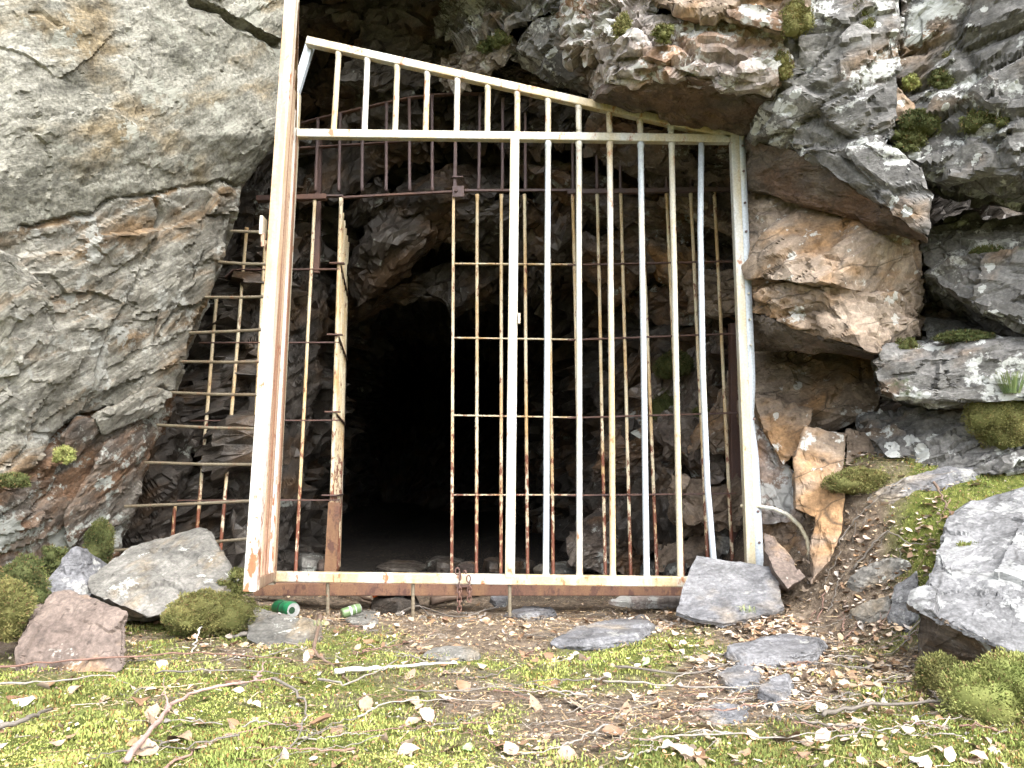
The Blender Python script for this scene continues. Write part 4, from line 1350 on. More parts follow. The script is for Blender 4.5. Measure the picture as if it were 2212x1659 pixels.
flat_stone([(1185, 1400), (1232, 1374), (1300, 1354), (1395, 1342), (1418, 1362), (1385, 1392), (1260, 1408)], .032, R_SLATE, 'long rounded grey stone with mossy end lying in the litter before the gate', 211)
flat_stone([(908, 1424), (935, 1410), (1036, 1406), (1040, 1424), (945, 1438)], .022, R_STONE, 'narrow grey stone half sunk in moss below the chain', 212)
flat_stone([(1308, 1304), (1360, 1290), (1482, 1286), (1492, 1302), (1400, 1308)], .022, R_PINK, 'pale flat stone just under the bottom rail left of the slate slab', 213)
flat_stone([(1085, 1334), (1130, 1320), (1195, 1318), (1205, 1334), (1140, 1342)], .022, R_SLATE, 'smooth dark grey stone by the right foot of the gate', 214)
flat_stone([(1560, 1430), (1590, 1408), (1700, 1398), (1784, 1408), (1770, 1436), (1600, 1452)], .045, R_SLATE, 'blue-grey slate stone with dark broken edge among litter at right', 215)
flat_stone([(1545, 1478), (1585, 1452), (1650, 1456), (1640, 1486), (1580, 1500)], .025, R_SLATE, 'small slate flake just in front of the dark-edged slate stone', 216)
flat_stone([(1640, 1520), (1665, 1482), (1712, 1478), (1705, 1516), (1675, 1532)], .028, R_SLATE, 'small dark split slate standing proud of the twigs', 217)
flat_stone([(1505, 1545), (1560, 1518), (1622, 1530), (1610, 1560), (1540, 1570)], .012, R_SLATE, 'thin slate sheet lying flat beside yellow moss, lower right', 218)
flat_stone([(1826, 1272), (1862, 1238), (1935, 1222), (1972, 1230), (1925, 1262), (1860, 1284)], .035, R_STONE, 'grey stone on the bank under crossing twigs', 219)
flat_stone([(1832, 1338), (1880, 1308), (1926, 1302), (1920, 1334), (1870, 1350)], .03, R_STONE, 'grey stone in leaf litter left of the big boulder', 220)
flat_stone([(1918, 1352), (1930, 1290), (1985, 1258), (1990, 1330), (1960, 1372)], .05, R_BOULDER, 'pale broken stone leaning against the big boulder', 221)
flat_stone([(1868, 1088), (1960, 1048), (2060, 1026), (2120, 1030), (2040, 1062), (1930, 1096)], .045, R_SLATE, 'long flat slate stone on the bank below the cliff', 222)
flat_stone([(2080, 1000), (2160, 975), (2300, 965), (2300, 1000), (2150, 1016)], .035, R_STONE, 'flat grey stone on top of the bank at the right edge', 223)
flat_stone([(1690, 1180), (1735, 1165), (1762, 1185), (1735, 1200)], .03, R_STONEP, 'small brown stone inside the curve of the bent bar', 224)
flat_stone([(800, 1318), (830, 1300), (890, 1300), (905, 1318), (860, 1332)], .06, R_DARK, 'round black stone under the sill beam beside the driftwood', 225)
flat_stone([(1055, 1302), (1075, 1296), (1100, 1300), (1095, 1312), (1070, 1314)], .03, R_SLATE, 'small bluish pebble under the sill beam right of the chain', 226)
flat_stone([(735, 1338), (770, 1326), (820, 1330), (815, 1348), (760, 1352)], .018, R_STONE, 'pale crumbly stone in front of the green bottle', 227)
RUB = ('pale rubble stone on the cave floor left of the inner door bar', 'brownish rubble stone at the foot of the rusty inner door', 'low dark rubble stone on the cave floor left of the doorway middle', 'dark rubble stone in the doorway left of the chain', 'small dark rubble stone behind the bottom rail right of the chain', 'dark rubble stone behind the square mullion foot', 'broad low rubble stone behind the first bar right of the mullion', 'peaked rubble stone behind the second bar right of the mullion', 'grey rubble stone behind the third bar right of the mullion', 'grey rubble stone behind the fourth bar right of the mullion', 'grey rubble stone behind the last straight bar left of the slate slab', 'brown pebble in the doorway just left of the mullion')
for i, (x, y, w, h, mat) in enumerate(((665, 1226, 34, .07, R_STONE), (700, 1230, 30, .06, R_STONEP), (870, 1228, 60, .03, R_DARK), (960, 1226, 46, .06, R_DARK), (1065, 1228, 22, .06, R_DARK), (1120, 1230, 36, .07, R_DARK), (1210, 1234, 60, .04, R_STONE), (1270, 1226, 40, .06, R_STONE), (1330, 1232, 44, .05, R_STONE), (1395, 1234, 34, .06, R_STONE), (1452, 1236, 34, .06, R_STONE), (1010, 1232, 24, .04, R_STONEP))):
    flat_stone([(x - w, y + 2), (x - w * .5, y - 9), (x + w * .4, y - 9), (x + w, y), (x + w * .5, y + 9), (x - w * .4, y + 9)], h, mat, RUB[i], 230 + i, group='rubble on the cave floor')


# ------------------------------------------------------------------ moss
def shoots(p, d, h, w, colr, r2):
    n = len(p)
    d = d / np.linalg.norm(d, axis=1, keepdims=True)
    a = r2.normal(size=(n, 3))
    s = np.cross(d, a)
    s /= np.linalg.norm(s, axis=1, keepdims=True) + 1e-9
    m = p + d * (h * .55)[:, None]
    tip = p + d * h[:, None]
    v = np.stack((p, m + s * w[:, None], tip, m - s * w[:, None]), 1).reshape(-1, 3)
    k = np.arange(n) * 4
    f = np.concatenate((np.stack((k, k + 1, k + 2), 1), np.stack((k, k + 2, k + 3), 1)))
    c = np.repeat(colr, 4, axis=0)
    return v, f, c


def ground_moss():
    r2 = np.random.default_rng(5)
    n = 900000
    y = 1.2 + (r2.random(n) ** 1.6) * 3.4
    x = r2.uniform(-1, 1, n) * (y * .78 + .3)
    keep = r2.random(n) < moss_cover(x, y) ** 1.2 * .42 * (.45 + np.clip(fbm(np.stack((x, y, x * 0), 1) * 22, 331, 2) * 2 + .5, 0, 1))
    x, y = x[keep], y[keep]
    n = len(x)
    p = np.stack((x, y, gz(x, y) - .003), 1)
    mound = np.clip(fbm(np.stack((x, y, x * 0), 1) * 9, 333, 3) + .25, 0, 1)
    h = (.005 + .008 * r2.random(n)) * (.7 + mound)
    p[:, 2] += mound * .012
    d = np.stack((r2.normal(0, .35, n), r2.normal(0, .35, n), np.ones(n)), 1)
    w = .0013 + .0013 * r2.random(n)
    t = np.clip(.5 + 1.1 * fbm(np.stack((x, y, x * 0), 1) * 3.0, 335, 3) + r2.normal(0, .16, n), 0, 1)[:, None]
    u = r2.random((n, 1))
    c = (1 - t) * np.array((.16, .175, .050)) + t * np.array((.37, .40, .11))
    c = c * (.7 + .6 * u)
    br = r2.random(n) < .13
    c[br] = np.array((.20, .115, .04)) * (.7 + .8 * r2.random((br.sum(), 1)))
    v, f, cc = shoots(p, d, h, w, c, r2)
    o = obj('moss_carpet', v, f, M_MOSS, base=(0, 2, 0))
    set_color(o, cc)
    tag(o, 'short yellow-green moss covering the ground in front of the gate', 'moss', kind='stuff')
    return n


NM = ground_moss()


def moss_clump(px, py, d, rx, ry, rz, label, tone=0, seed=0, dens=1.0, group=None):
    """a ragged patch: many small cushions of different size, each bristling with shoots"""
    r2 = np.random.default_rng(seed + 900)
    c0 = P(px, py, d)
    lo, hi = (((.07, .075, .022), (.22, .205, .07)), ((.035, .045, .014), (.12, .125, .04)), ((.12, .14, .035), (.32, .32, .11)))[tone]
    b = bmesh.new()
    bmesh.ops.create_icosphere(b, subdivisions=2, radius=1)
    iv = np.array([x.co[:] for x in b.verts])
    iff = np.array([[x.index for x in g.verts] for g in b.faces])
    b.free()
    big = max(rx, rz)
    nb = int(np.clip(12 + 260 * big, 14, 46))
    mound = big >= .058
    if mound:
        nb = 7
    V, Fc, C = [], [], []
    off = 0
    for k in range(nb):
        a = r2.uniform(0, 6.28)
        rr = r2.random() ** .6
        c = c0 + np.array((math.cos(a) * rx * rr * 1.15, r2.uniform(-.35, .35) * ry, math.sin(a) * rz * rr * 1.05))
        s_ = (.46 - .30 * rr) * r2.uniform(.4, 1.1)
        if mound:
            c = c0 + (c - c0) * .55
            s_ = r2.uniform(.50, .85)
        rad = np.array((rx, ry * .9, rz)) * s_ + .006
        n = int(max(110, dens * 260000 * (rad[0] * rad[1] + rad[0] * rad[2] + rad[1] * rad[2])))
        q = r2.normal(size=(n, 3))
        q /= np.linalg.norm(q, axis=1, keepdims=True)
        q = q[q[:, 2] > -.7]
        n = len(q)
        lump = 1 + .5 * fbm(q * 2.2 + seed + k, 341, 3)
        p = c + q * rad * lump[:, None]
        nd = q / rad
        nd /= np.linalg.norm(nd, axis=1, keepdims=True)
        nd = nd + r2.normal(0, .5, (n, 3)) + np.array((0, 0, .35))
        h = .005 + .009 * r2.random(n) ** 1.5
        w = .0010 + .0012 * r2.random(n)
        t = np.clip(.45 + .9 * fbm(p * 16, 347, 3) + r2.normal(0, .22, n) + r2.normal(0, .02), 0, 1)[:, None]
        cc = (1 - t) * np.array(lo) + t * np.array(hi)
        dead = r2.random(n) < .08
        cc[dead] = np.array((.16, .10, .045)) * r2.uniform(.6, 1.3, (dead.sum(), 1))
        v, f, c3 = shoots(p, nd, h, w, cc, r2)
        V.append(v)
        Fc.append(f + off)
        C.append(c3)
        off += len(v)
        lump = 1 + .5 * fbm(iv * 2.2 + seed + k, 341, 3)
        V.append(c + iv * rad * lump[:, None] * .88)
        Fc.append(iff + off)
        C.append(np.tile((np.array(lo) * .7 + np.array(hi) * .3), (len(iv), 1)))
        off += len(iv)
    o = obj('moss_clump', np.concatenate(V), np.concatenate(Fc), M_MOSS)
    set_color(o, np.concatenate(C))
    return tag(o, label, 'moss', group)


for i, a in enumerate((
    (1078, 86, 3.78, .055, .05, .045, 'round green moss clump on the rock roof above the gate top rail', 1),
    (1048, 102, 3.84, .035, .03, .03, 'small dark moss tuft just left of the round roof clump', 1),
    (1345, 58, 3.04, .034, .04, .055, 'tall olive moss tuft at the left end of the pale overhang', 0),
    (1432, 74, 2.93, .036, .04, .034, 'yellowish moss tuft in the middle of the pale overhang', 0),
    (1722, 45, 2.80, .05, .05, .075, 'large olive moss clump in the joint right of the pale overhang', 0),
    (1693, 140, 2.90, .03, .04, .055, 'narrow olive moss strip at the right end of the pale overhang', 0),
    (1862, 22, 2.80, .04, .04, .025, 'olive moss cushion near the top edge on grey rock', 0),
    (1884, 58, 2.80, .035, .03, .03, 'small moss cushion below the one at the top edge', 0),
    (2004, 44, 2.78, .026, .03, .018, 'tiny moss cushion under the top edge of the right-hand grey rock', 0),
    (2058, 124, 2.74, .022, .03, .026, 'upper small moss cushion right of the vertical crack', 0),
    (2036, 176, 2.75, .055, .04, .035, 'dark moss patch beside the vertical crack in the grey rock', 1),
    (1968, 180, 2.80, .028, .03, .024, 'light green moss tuft at the lower end of the vertical crack', 2),
    (2120, 262, 2.70, .09, .05, .035, 'wide dark moss ledge on the grey rock at the right edge', 1),
    (2178, 256, 2.65, .05, .05, .05, 'thick dark moss lump at the right end of the wide moss ledge', 1),
    (1985, 262, 2.79, .06, .05, .05, 'dark moss patch beside the orange chip of rock', 1),
    (1965, 305, 2.81, .055, .04, .04, 'dark mossy patch above the hanging rock wedge', 1),
    (1960, 756, 3.06, .052, .05, .045, 'round green moss clump next to the small round stone in the cliff', 1),
    (2085, 728, 2.98, .09, .05, .014, 'thin moss strip on the ledge of the grey bench rock', 1),
    (2130, 555, 3.0, .06, .05, .03, 'dark moss in the shaded cleft of the right cliff', 1),
    (1440, 790, 4.55, .11, .08, .09, 'large green moss patch on the cave wall behind the bars', 1),
    (1428, 895, 4.65, .07, .06, .12, 'hanging moss streak on the cave wall under the large patch', 1),
    (1496, 1095, 4.3, .045, .05, .06, 'small bright moss clump low on the cave wall', 1),
    (1512, 890, 4.35, .045, .04, .025, 'little moss pad on a ledge of the cave wall', 1),
    (122, 1208, 2.98, .05, .06, .05, 'green moss tuft behind the dark peaked rock', 1),
    (214, 1172, 3.35, .06, .06, .09, 'dark moss clump at the wall foot behind the grey slab rock', 1),
    (28, 1262, 2.62, .07, .08, .075, 'large olive moss mound at the left edge by the wall foot', 1),
    (62, 1300, 2.6, .06, .07, .06, 'olive moss mound between the left edge and the brown rock', 1),
    (5, 1330, 2.4, .06, .08, .08, 'moss mound cut by the left edge of the picture', 0),
    (456, 1322, 2.80, .125, .09, .075, 'thick moss skirt on the front of the grey slab rock', 0),
    (512, 1262, 2.98, .05, .06, .05, 'brownish moss at the right tip of the grey slab rock', 0),
    (395, 1340, 2.72, .06, .06, .03, 'low moss hump under the grey slab rock', 0),
    (2168, 1490, 1.95, .12, .10, .085, 'bright green moss cushion under the big boulder at the right edge', 2),
    (2045, 1462, 2.12, .06, .06, .05, 'darker moss tuft at the foot of the big boulder', 0),
    (1866, 1042, 3.12, .12, .10, .05, 'green moss hump where bank meets cliff', 0),
    (2160, 905, 2.95, .12, .10, .11, 'shaggy moss and root mound on the bank at the right edge', 0),
    (384, 448, 3.44, .035, .05, .05, 'dark moss tuft in the crack of the great left slab', 1),
    (136, 985, 3.05, .03, .04, .03, 'small green moss tuft on the lower left wall', 2),
    (22, 1040, 2.92, .06, .06, .02, 'strip of dark moss on the lowest bed of the left wall', 1),
    (60, 1250, 2.85, .05, .06, .06, 'moss tuft at the very foot of the left wall', 1),
    (2095, 1185, 2.55, .03, .03, .012, 'thin yellow moss strip in a seam of the big boulder', 2),
)):
    moss_clump(*a[:6], a[6], a[7], seed=i)


def sedge(px, py, d, n, L, label, seed):
    r2 = np.random.default_rng(seed)
    c0 = P(px, py, d)
    parts = []
    for i in range(n):
        a = r2.uniform(0, 2 * math.pi)
        o = np.array((math.cos(a), math.sin(a), 0)) * r2.uniform(.2, 1)
        l = L * r2.uniform(.5, 1)
        b = c0 + o * .03
        p1 = b + np.array((0, 0, l * .55)) + o * l * .25
        p2 = b + np.array((0, 0, l * .55)) + o * l * .8
        w = np.array((-o[1], o[0], 0)) * .0014
        parts.append(([b - w, b + w, p1 + w, p1 - w, p2], [(0, 1, 2, 3), (3, 2, 4)]))
    v, f = join(parts)
    o = obj('grass_tuft', v, f, M_GRASS)
    return tag(o, label, 'grass')


M_GRASS = plain_mat('sedge_blades', (.10, .16, .06), (.24, .27, .10), 12, .6, .3, bump=0)
sedge(2185, 850, 2.85, 260, .16, 'tuft of fine green sedge on the moss mound at the right edge', 1)
sedge(1620, 1322, 2.62, 34, .035, 'tiny bluish green seedling tuft in front of the slate slab', 2)
sedge(690, 1020 + 330, 2.7, 24, .03, 'tiny green shoot in the soil below the gate', 3)

# ------------------------------------------------------------------ cans and bits under the gate
def can(name, p0, p1, r, label, mats, cat):
    p0, p1 = np.asarray(p0), np.asarray(p1)
    d = (p1 - p0)
    L = np.linalg.norm(d)
    d = d / L
    g = root(name, (p0 + p1) / 2 - np.array((0, 0, r)), label, cat)
    prof = [(0.0, .80), (.02, .93), (.08, 1.0), (.92, 1.0), (.985, .84), (1.0, .82)]
    obj('body', *pipe([p0 + d * L * t for t, _ in prof], [r * k for _, k in prof], 24), mats[0], parent=g, smooth_shade=True)
    # rolled rim and sunken lid
    _, s, t = frame_of(d)
    rim = [p1 + (s * math.cos(a) + t * math.sin(a)) * r * .81 for a in np.linspace(0, 2 * math.pi, 25)]
    obj('rim', *pipe(rim, r * .055, 7), mats[1], parent=g, smooth_shade=True)
    lid = obj('lid', *pipe([p1 + d * .0008, p1 + d * .0016], [r * .76, r * .76], 24), mats[1], parent=g)
    q = p1 + d * .002 + s * r * .25
    obj('opening', *pipe([q, q + d * .0012], [r * .42, r * .42], 14), mats[2], parent=g)
    for k in ((.40, .50), (.70, .73)):
        obj('band', *pipe([p0 + d * L * k[0], p0 + d * L * k[1]], [r * 1.004] * 2, 24), mats[3], parent=g, smooth_shade=True)
    return g


M_CAN = plain_mat('green_can_paint', (.012, .11, .045), (.018, .15, .06), 20, .3, .6, bump=0)
M_CAN2 = plain_mat('pale_green_can_paint', (.07, .12, .045), (.11, .16, .07), 20, .4, .5, bump=0)
M_TIN = plain_mat('can_metal', (.20, .20, .195), (.28, .28, .275), 40, .35, .6, bump=0)
M_HOLE = plain_mat('can_hole', (.01, .03, .015), (.02, .05, .02), 10, .7, .2, bump=0)
M_CANDARK = plain_mat('dark_can_print', (.015, .03, .025), (.03, .05, .04), 30, .35, .5, bump=0)
M_CANPALE = plain_mat('pale_can_print', (.45, .48, .45), (.55, .57, .53), 30, .4, .5, bump=0)
can('drink_can', P(600, 1312, 3.34), P(634, 1318, 3.24), .034, 'crushed green and black drink can lying behind the low grey rock', (M_CAN, M_TIN, M_HOLE, M_CANDARK), 'can')
can('tin_can', P(738, 1326, 3.20), P(778, 1313, 3.24), .021, 'faded green tin with pale end lying under the sill beam', (M_CAN2, M_TIN, M_RUST, M_CANPALE), 'can')
v, f = pipe([P(806, 1290, 3.75), P(814, 1285, 3.76)], [.010, .008], 10)
M_ORANGE = plain_mat('orange_plastic', (.75, .16, .03), (.85, .22, .05), 20, .5, .4, bump=0)
tag(obj('bottle_cap', v, f, M_ORANGE), 'tiny bright orange cap under the sill beam', 'cap')


# ------------------------------------------------------------------ sticks
def lay(pts, lift=.006):
    """picture points -> a line lying on the ground"""
    out = []
    for p in pts:
        g = G(p[0], p[1])
        out.append(g + np.array((0, 0, lift if len(p) < 3 else p[2])))
    return out


def curve(pts, k=5, wob=.002, seed=0):
    r2 = np.random.default_rng(seed)
    pts = [np.asarray(p) for p in pts]
    if len(pts) == 2:
        pts = [pts[0], (pts[0] + pts[1]) / 2 + r2.normal(0, .008, 3) * np.array((1, 1, .3)), pts[1]]
    ext = [2 * pts[0] - pts[1]] + pts + [2 * pts[-1] - pts[-2]]
    out = []
    for i in range(1, len(ext) - 2):
        a, b, c, d = ext[i - 1], ext[i], ext[i + 1], ext[i + 2]
        for j in range(k):
            t = j / k
            q = .5 * (2 * b + (c - a) * t + (2 * a - 5 * b + 4 * c - d) * t * t + (3 * b - a - 3 * c + d) * t ** 3)
            out.append(q + r2.normal(0, wob, 3) * np.array((1, 1, .6)))
    out.append(pts[-1])
    return out


def stick(name, lines, r, mat, label, group=None, seed=0, n=7, cat='twig'):
    geo = []
    for j, pts in enumerate(lines):
        c = curve(pts, 6, .0034, seed + j)
        k = len(c)
        rr = r if j == 0 else r * .62
        r2 = np.random.default_rng(seed * 7 + j)
        geo.append(pipe(c, [max(.0007, rr * (1 - .72 * i / k) * r2.uniform(.78, 1.2)) for i in range(k)], n))
    v, f = join(geo)
    return tag(obj(name, v, f, mat, smooth_shade=True), label, cat, group)


stick('branch', [lay([(270, 1668, .02), (352, 1578, .035), (407, 1535, .04), (500, 1508, .035), (598, 1487, .03)]), lay([(362, 1570, .035), (359, 1556, .04), (347, 1526, .055)]), lay([(548, 1496, .035), (560, 1482, .04), (573, 1464, .05)])], .0066, M_PINKTWIG, 'pinkish brown forked branch rising from the bottom edge, lower left', seed=1, cat='branch')
stick('branch', [lay([(588, 1490, .03), (630, 1512, .03), (660, 1542, .02), (650, 1590, .012), (592, 1668, .012)])], .0042, M_TWIG, 'dark crooked branch bending down from the tip of the pinkish branch', seed=2, cat='branch')
stick('branch', [lay([(350, 1668), (450, 1610), (560, 1580), (655, 1545)])], .0032, M_TWIGR, 'thin reddish branch running below the pinkish forked branch', seed=3, cat='branch')
stick('branch', [lay([(-30, 1465, .03), (180, 1450, .035), (400, 1436, .035), (560, 1440, .03), (700, 1448, .02)])], .0035, M_TWIGR, 'long straight brown stem lying level across the moss at left', seed=4, cat='branch')
stick('branch', [lay([(-30, 1500, .025), (120, 1490, .025), (232, 1474, .02), (300, 1500, .012)])], .0032, M_TWIG, 'brown stem below the long straight one, ending in a grey tip', seed=5, cat='branch')
stick('branch', [lay([(330, 1468, .02), (450, 1464, .02), (560, 1466, .02), (655, 1474, .01)])], .0028, M_TWIG, 'thin dark stem in the moss above the pinkish branch', seed=6, cat='branch')
stick('birch_stick', [lay([(722, 1462, .016), (800, 1456, .018), (880, 1450, .016), (985, 1442, .014)])], .0085, M_BIRCH, 'short thick stick with peeling white birch bark', seed=7, cat='stick')
stick('lichen_stick', [lay([(505, 1382, .012), (560, 1376, .016), (605, 1392, .016), (680, 1416, .012)])], .0082, M_TWIG, 'lichen grey stick in front of the low grey rock', seed=8, cat='stick')
stick('rotten_stick', [lay([(690, 1356, .05), (684, 1390, .03), (680, 1418, .015), (718, 1446, .014), (756, 1486, .012)])], .0085, M_WOOD, 'dark bent stick with white patches left of the birch stick', seed=9, cat='stick')
stick('driftwood', [lay([(725, 1286, .05), (770, 1298, .035), (830, 1320, .016)])], .016, M_WOOD, 'dark weathered pole end lying under the sill beam', seed=10, cat='wood')
stick('driftwood', [lay([(930, 1308, .02), (1000, 1296, .025), (1080, 1282, .03)])], .022, M_WOOD, 'reddish rotten log under the sill beam behind the chain', seed=11, cat='wood', n=10)
stick('dry_root', [lay([(855, 1338, .02), (905, 1324, .03), (980, 1342, .02), (1035, 1338, .03), (1085, 1318, .03)]), lay([(905, 1324, .03), (930, 1340, .02), (955, 1352, .01)])], .0055, M_TWIG, 'pale dry root with curled bark below the chain', seed=12, cat='root')
stick('branch', [lay([(1770, 1562, .02), (1860, 1548, .025), (2036, 1536, .025), (2110, 1526, .03), (2230, 1508, .03)]), lay([(2036, 1536, .025), (1990, 1500, .03), (1900, 1490, .02)])], .0058, M_TWIG, 'pale grey branch reaching in from the right edge at the bottom', seed=13, cat='branch')
stick('branch', [lay([(1812, 1192, .03), (1850, 1150, .05), (1900, 1100, .05), (1960, 1052, .04)]), lay([(1900, 1100, .05), (1990, 1060, .05), (2090, 1035, .04)])], .0036, M_TWIG, 'dark arching twig leaning up the mossy bank', seed=14, cat='branch')
stick('branch', [lay([(1846, 1240, .02), (1884, 1205, .045), (1918, 1176, .05), (1960, 1190, .03), (2003, 1186, .02)])], .0045, M_TWIG, 'crooked grey twig lying on the yellow moss bank', seed=15, cat='branch')
stick('branch', [lay([(2020, 1075, .06), (2040, 1100, .04), (2052, 1130, .03)])], .0055, M_WOOD, 'short dark stub of branch in front of the big boulder top', seed=16, cat='branch')
stick('branch', [lay([(1462, 1296, .04), (1530, 1312, .07), (1580, 1335, .06), (1640, 1365, .02)]), lay([(1530, 1312, .07), (1510, 1350, .03)]), lay([(1600, 1345, .05), (1650, 1310, .07)])], .0038, M_TWIG, 'grey forked twig lying across the front of the slate slab', seed=17, cat='branch')
stick('branch', [lay([(1330, 1455, .02), (1480, 1470, .02), (1580, 1455, .03), (1700, 1420, .03), (1800, 1400, .02)])], .0042, M_TWIG, 'long grey twig curving past the slate stones at right', seed=18, cat='branch')
stick('branch', [lay([(1290, 1478, .012), (1440, 1492, .016), (1600, 1500, .02), (1730, 1490, .02)]), lay([(1440, 1492, .016), (1520, 1460, .03)])], .0036, M_TWIG, 'forked grey twig in the middle of the litter right of centre', seed=19, cat='branch')
stick('branch', [lay([(860, 1500, .012), (960, 1508, .02), (1090, 1502, .02), (1220, 1508, .012)]), lay([(1090, 1502, .02), (1150, 1520, .012), (1180, 1545, .012)])], .0026, M_TWIG, 'thin grey twig lying level in the centre of the moss', seed=20, cat='branch')
stick('branch', [lay([(770, 1556, .01), (850, 1535, .02), (960, 1528, .02), (1080, 1525, .012)])], .0026, M_TWIG, 'thin dark twig just below the level grey one in the centre', seed=21, cat='branch')
stick('branch', [lay([(690, 1480, .02), (755, 1500, .03), (860, 1445, .03)])], .0040, M_TWIG, 'grey twig slanting up over the birch stick', seed=22, cat='branch')
stick('branch', [lay([(1380, 1610, .012), (1520, 1606, .02), (1700, 1612, .02), (1820, 1590, .02)])], .0030, M_TWIG, 'thin pale twig near the bottom edge right of centre', seed=23, cat='branch')
stick('branch', [lay([(430, 1392, .06), (425, 1408, .05), (414, 1424, .02)])], .0035, M_BIRCH, 'short pale peg of wood standing in the moss by the brown rock', seed=24, cat='branch')
stick('branch', [lay([(-20, 1600, .02), (60, 1580, .03), (110, 1560, .03)])], .0085, M_TWIG, 'thick grey stick end at the lower left edge', seed=25, cat='branch')

r3 = np.random.default_rng(77)
MARKS = ((1578, 1268, 'leaning slate slab'), (1055, 1590, 'white folded leaf'), (430, 1525, 'pinkish forked branch'), (850, 1455, 'white birch stick'), (2060, 1380, 'big boulder'), (1300, 1372, 'long rounded grey stone'), (1632, 1215, 'foot of the right post'), (1735, 1185, 'bent steel bar'),
         (150, 1360, 'pinkish brown rock'), (610, 1350, 'low grey rock'), (1000, 1310, 'hanging chain'), (1680, 1425, 'dark-edged slate stone'), (2150, 1480, 'bright moss cushion'), (60, 1470, 'long straight stem'), (980, 1422, 'narrow sunken stone'), (1575, 1545, 'thin slate sheet'),
         (1895, 1250, 'grey stone on the bank'), (1990, 1050, 'long flat slate on the bank'), (1800, 1110, 'upright pink slab'), (1990, 1540, 'pale branch from the right edge'), (1600, 1610, 'thin pale twig at the bottom'), (60, 1640, 'bottom left corner'), (2190, 1650, 'bottom right corner'), (660, 1545, 'crooked dark branch'), (1180, 1520, 'level grey twig'),
         (1685, 1505, 'dark split slate'), (740, 1320, 'faded green tin'), (1100, 1320, 'right foot peg'), (892, 1345, 'middle foot peg'), (1400, 1640, 'bottom edge'), (48, 1530, 'bright white scrap'), (455, 1330, 'mossy skirt of the grey rock'))


def where(p):
    px, py, _ = seen(np.array([p], float))
    px, py = float(px[0]), float(py[0])
    x, y, name = min(MARKS, key=lambda m: (m[0] - px) ** 2 + ((m[1] - py) * 2.2) ** 2)
    dx, dy = px - x, (py - y) * 2.2
    r = math.hypot(dx, dy)
    far = 'close by' if r < 45 else ''
    if abs(dx) > abs(dy) * 1.6:
        side = 'left of' if dx < 0 else 'right of'
    elif abs(dy) > abs(dx) * 1.6:
        side = 'just behind' if dy < 0 else 'in front of'
    else:
        side = ('behind and ' if dy < 0 else 'in front and ') + ('left of' if dx < 0 else 'right of')
    return (side + ' the ' + name) if not far else ('beside the ' + name)


zones = [
    (1480, 2180, 1340, 1560, 62, 'grey twig in the tangled litter at the lower right', 'twigs in the litter at the lower right'),
    (100, 1480, 1400, 1640, 46, 'thin twig lying on the moss in the foreground', 'twigs on the foreground moss'),
    (640, 1440, 1320, 1420, 26, 'small twig on the bare soil under the gate', 'twigs on the soil under the gate'),
    (1700, 2100, 1090, 1290, 12, 'thin twig on the leafy bank right of the gate', 'twigs on the right bank'),
    (1500, 2200, 1560, 1655, 12, 'pale twig near the bottom edge at the right', 'twigs at the bottom right edge'),
]
for x0, x1, y0, y1, n_, lab, grp in zones:
    for k in range(n_):
        c = G(r3.uniform(x0, x1), r3.uniform(y0, y1))
        a = r3.normal(0.15, .5) + (math.pi if r3.random() < .5 else 0)
        L = r3.uniform(.06, .30) * (1 if y0 > 1330 else .6)
        d = np.array((math.cos(a), math.sin(a)))
        pts = []
        bend = r3.normal(0, .18)
        for t in (-.5, -.17, .17, .5):
            q = c[:2] + d * L * t + np.array((-d[1], d[0])) * bend * L * (t * t)
            pts.append(np.array((q[0], q[1], float(gz(q[0], q[1])) + r3.uniform(.004, .022))))
        lines = [pts]
        if r3.random() < .4:
            b = pts[1] + (pts[2] - pts[1]) * .5
            e = b[:2] + (d * .7 + np.array((-d[1], d[0])) * r3.choice((-.6, .6))) * L * .3
            lines.append([b, np.array((e[0], e[1], float(gz(e[0], e[1])) + .014))])
        rd = r3.uniform(.0012, .0034)
        mt = M_TWIG if r3.random() < .72 else M_TWIGR
        lab = ('short ' if L < .13 else 'long ' if L > .23 else '') + ('forked ' if len(lines) > 1 else '') + ('grey' if mt is M_TWIG else 'brown') + ' twig lying ' + where(c)
        stick('twig', lines, rd, mt, lab, 'twigs lying on the ground', seed=300 + k, n=5)


# ------------------------------------------------------------------ fallen leaves
def leaf_mesh(k):
    r2 = np.random.default_rng(500 + k)
    n = 9
    v, f = [], []
    wmax = r2.uniform(.32, .46)
    fold = r2.uniform(-.25, .5)
    curl = r2.uniform(-.8, .9)
    tw = r2.uniform(-.5, .5)
    for i in range(n + 1):
        t = i / n
        w = wmax * math.sin(math.pi * min(1, t ** .8)) ** .8 * (1 - .25 * t) * (1 if i % 2 else .90)
        if i in (0, n):
            w = .012
        x = t - .5
        z = curl * (x * x - .08)
        for s in (-1, -.5, 0, .5, 1):
            u = s * w * r2.uniform(.93, 1.05)
            v.append((x, u, z + abs(s) * w * fold + s * w * tw * x + r2.normal(0, .012)))
    for i in range(n):
        for j in range(4):
            f.append((i * 5 + j, i * 5 + j + 1, (i + 1) * 5 + j + 1, (i + 1) * 5 + j))
    b = len(v)                                          # stalk
    v += [(-.5, -.012, v[2][2]), (-.5, .012, v[2][2]), (-.82, 0, v[2][2] + r2.uniform(-.05, .15))]
    f.append((b, b + 1, b + 2))
    v = np.array(v)
    me = mesh_from('fallen_leaf', v, f)
    me.polygons.foreach_set('use_smooth', np.ones(len(me.polygons), dtype=bool))
    me.shade_smooth() if hasattr(me, 'shade_smooth') else None
    return me


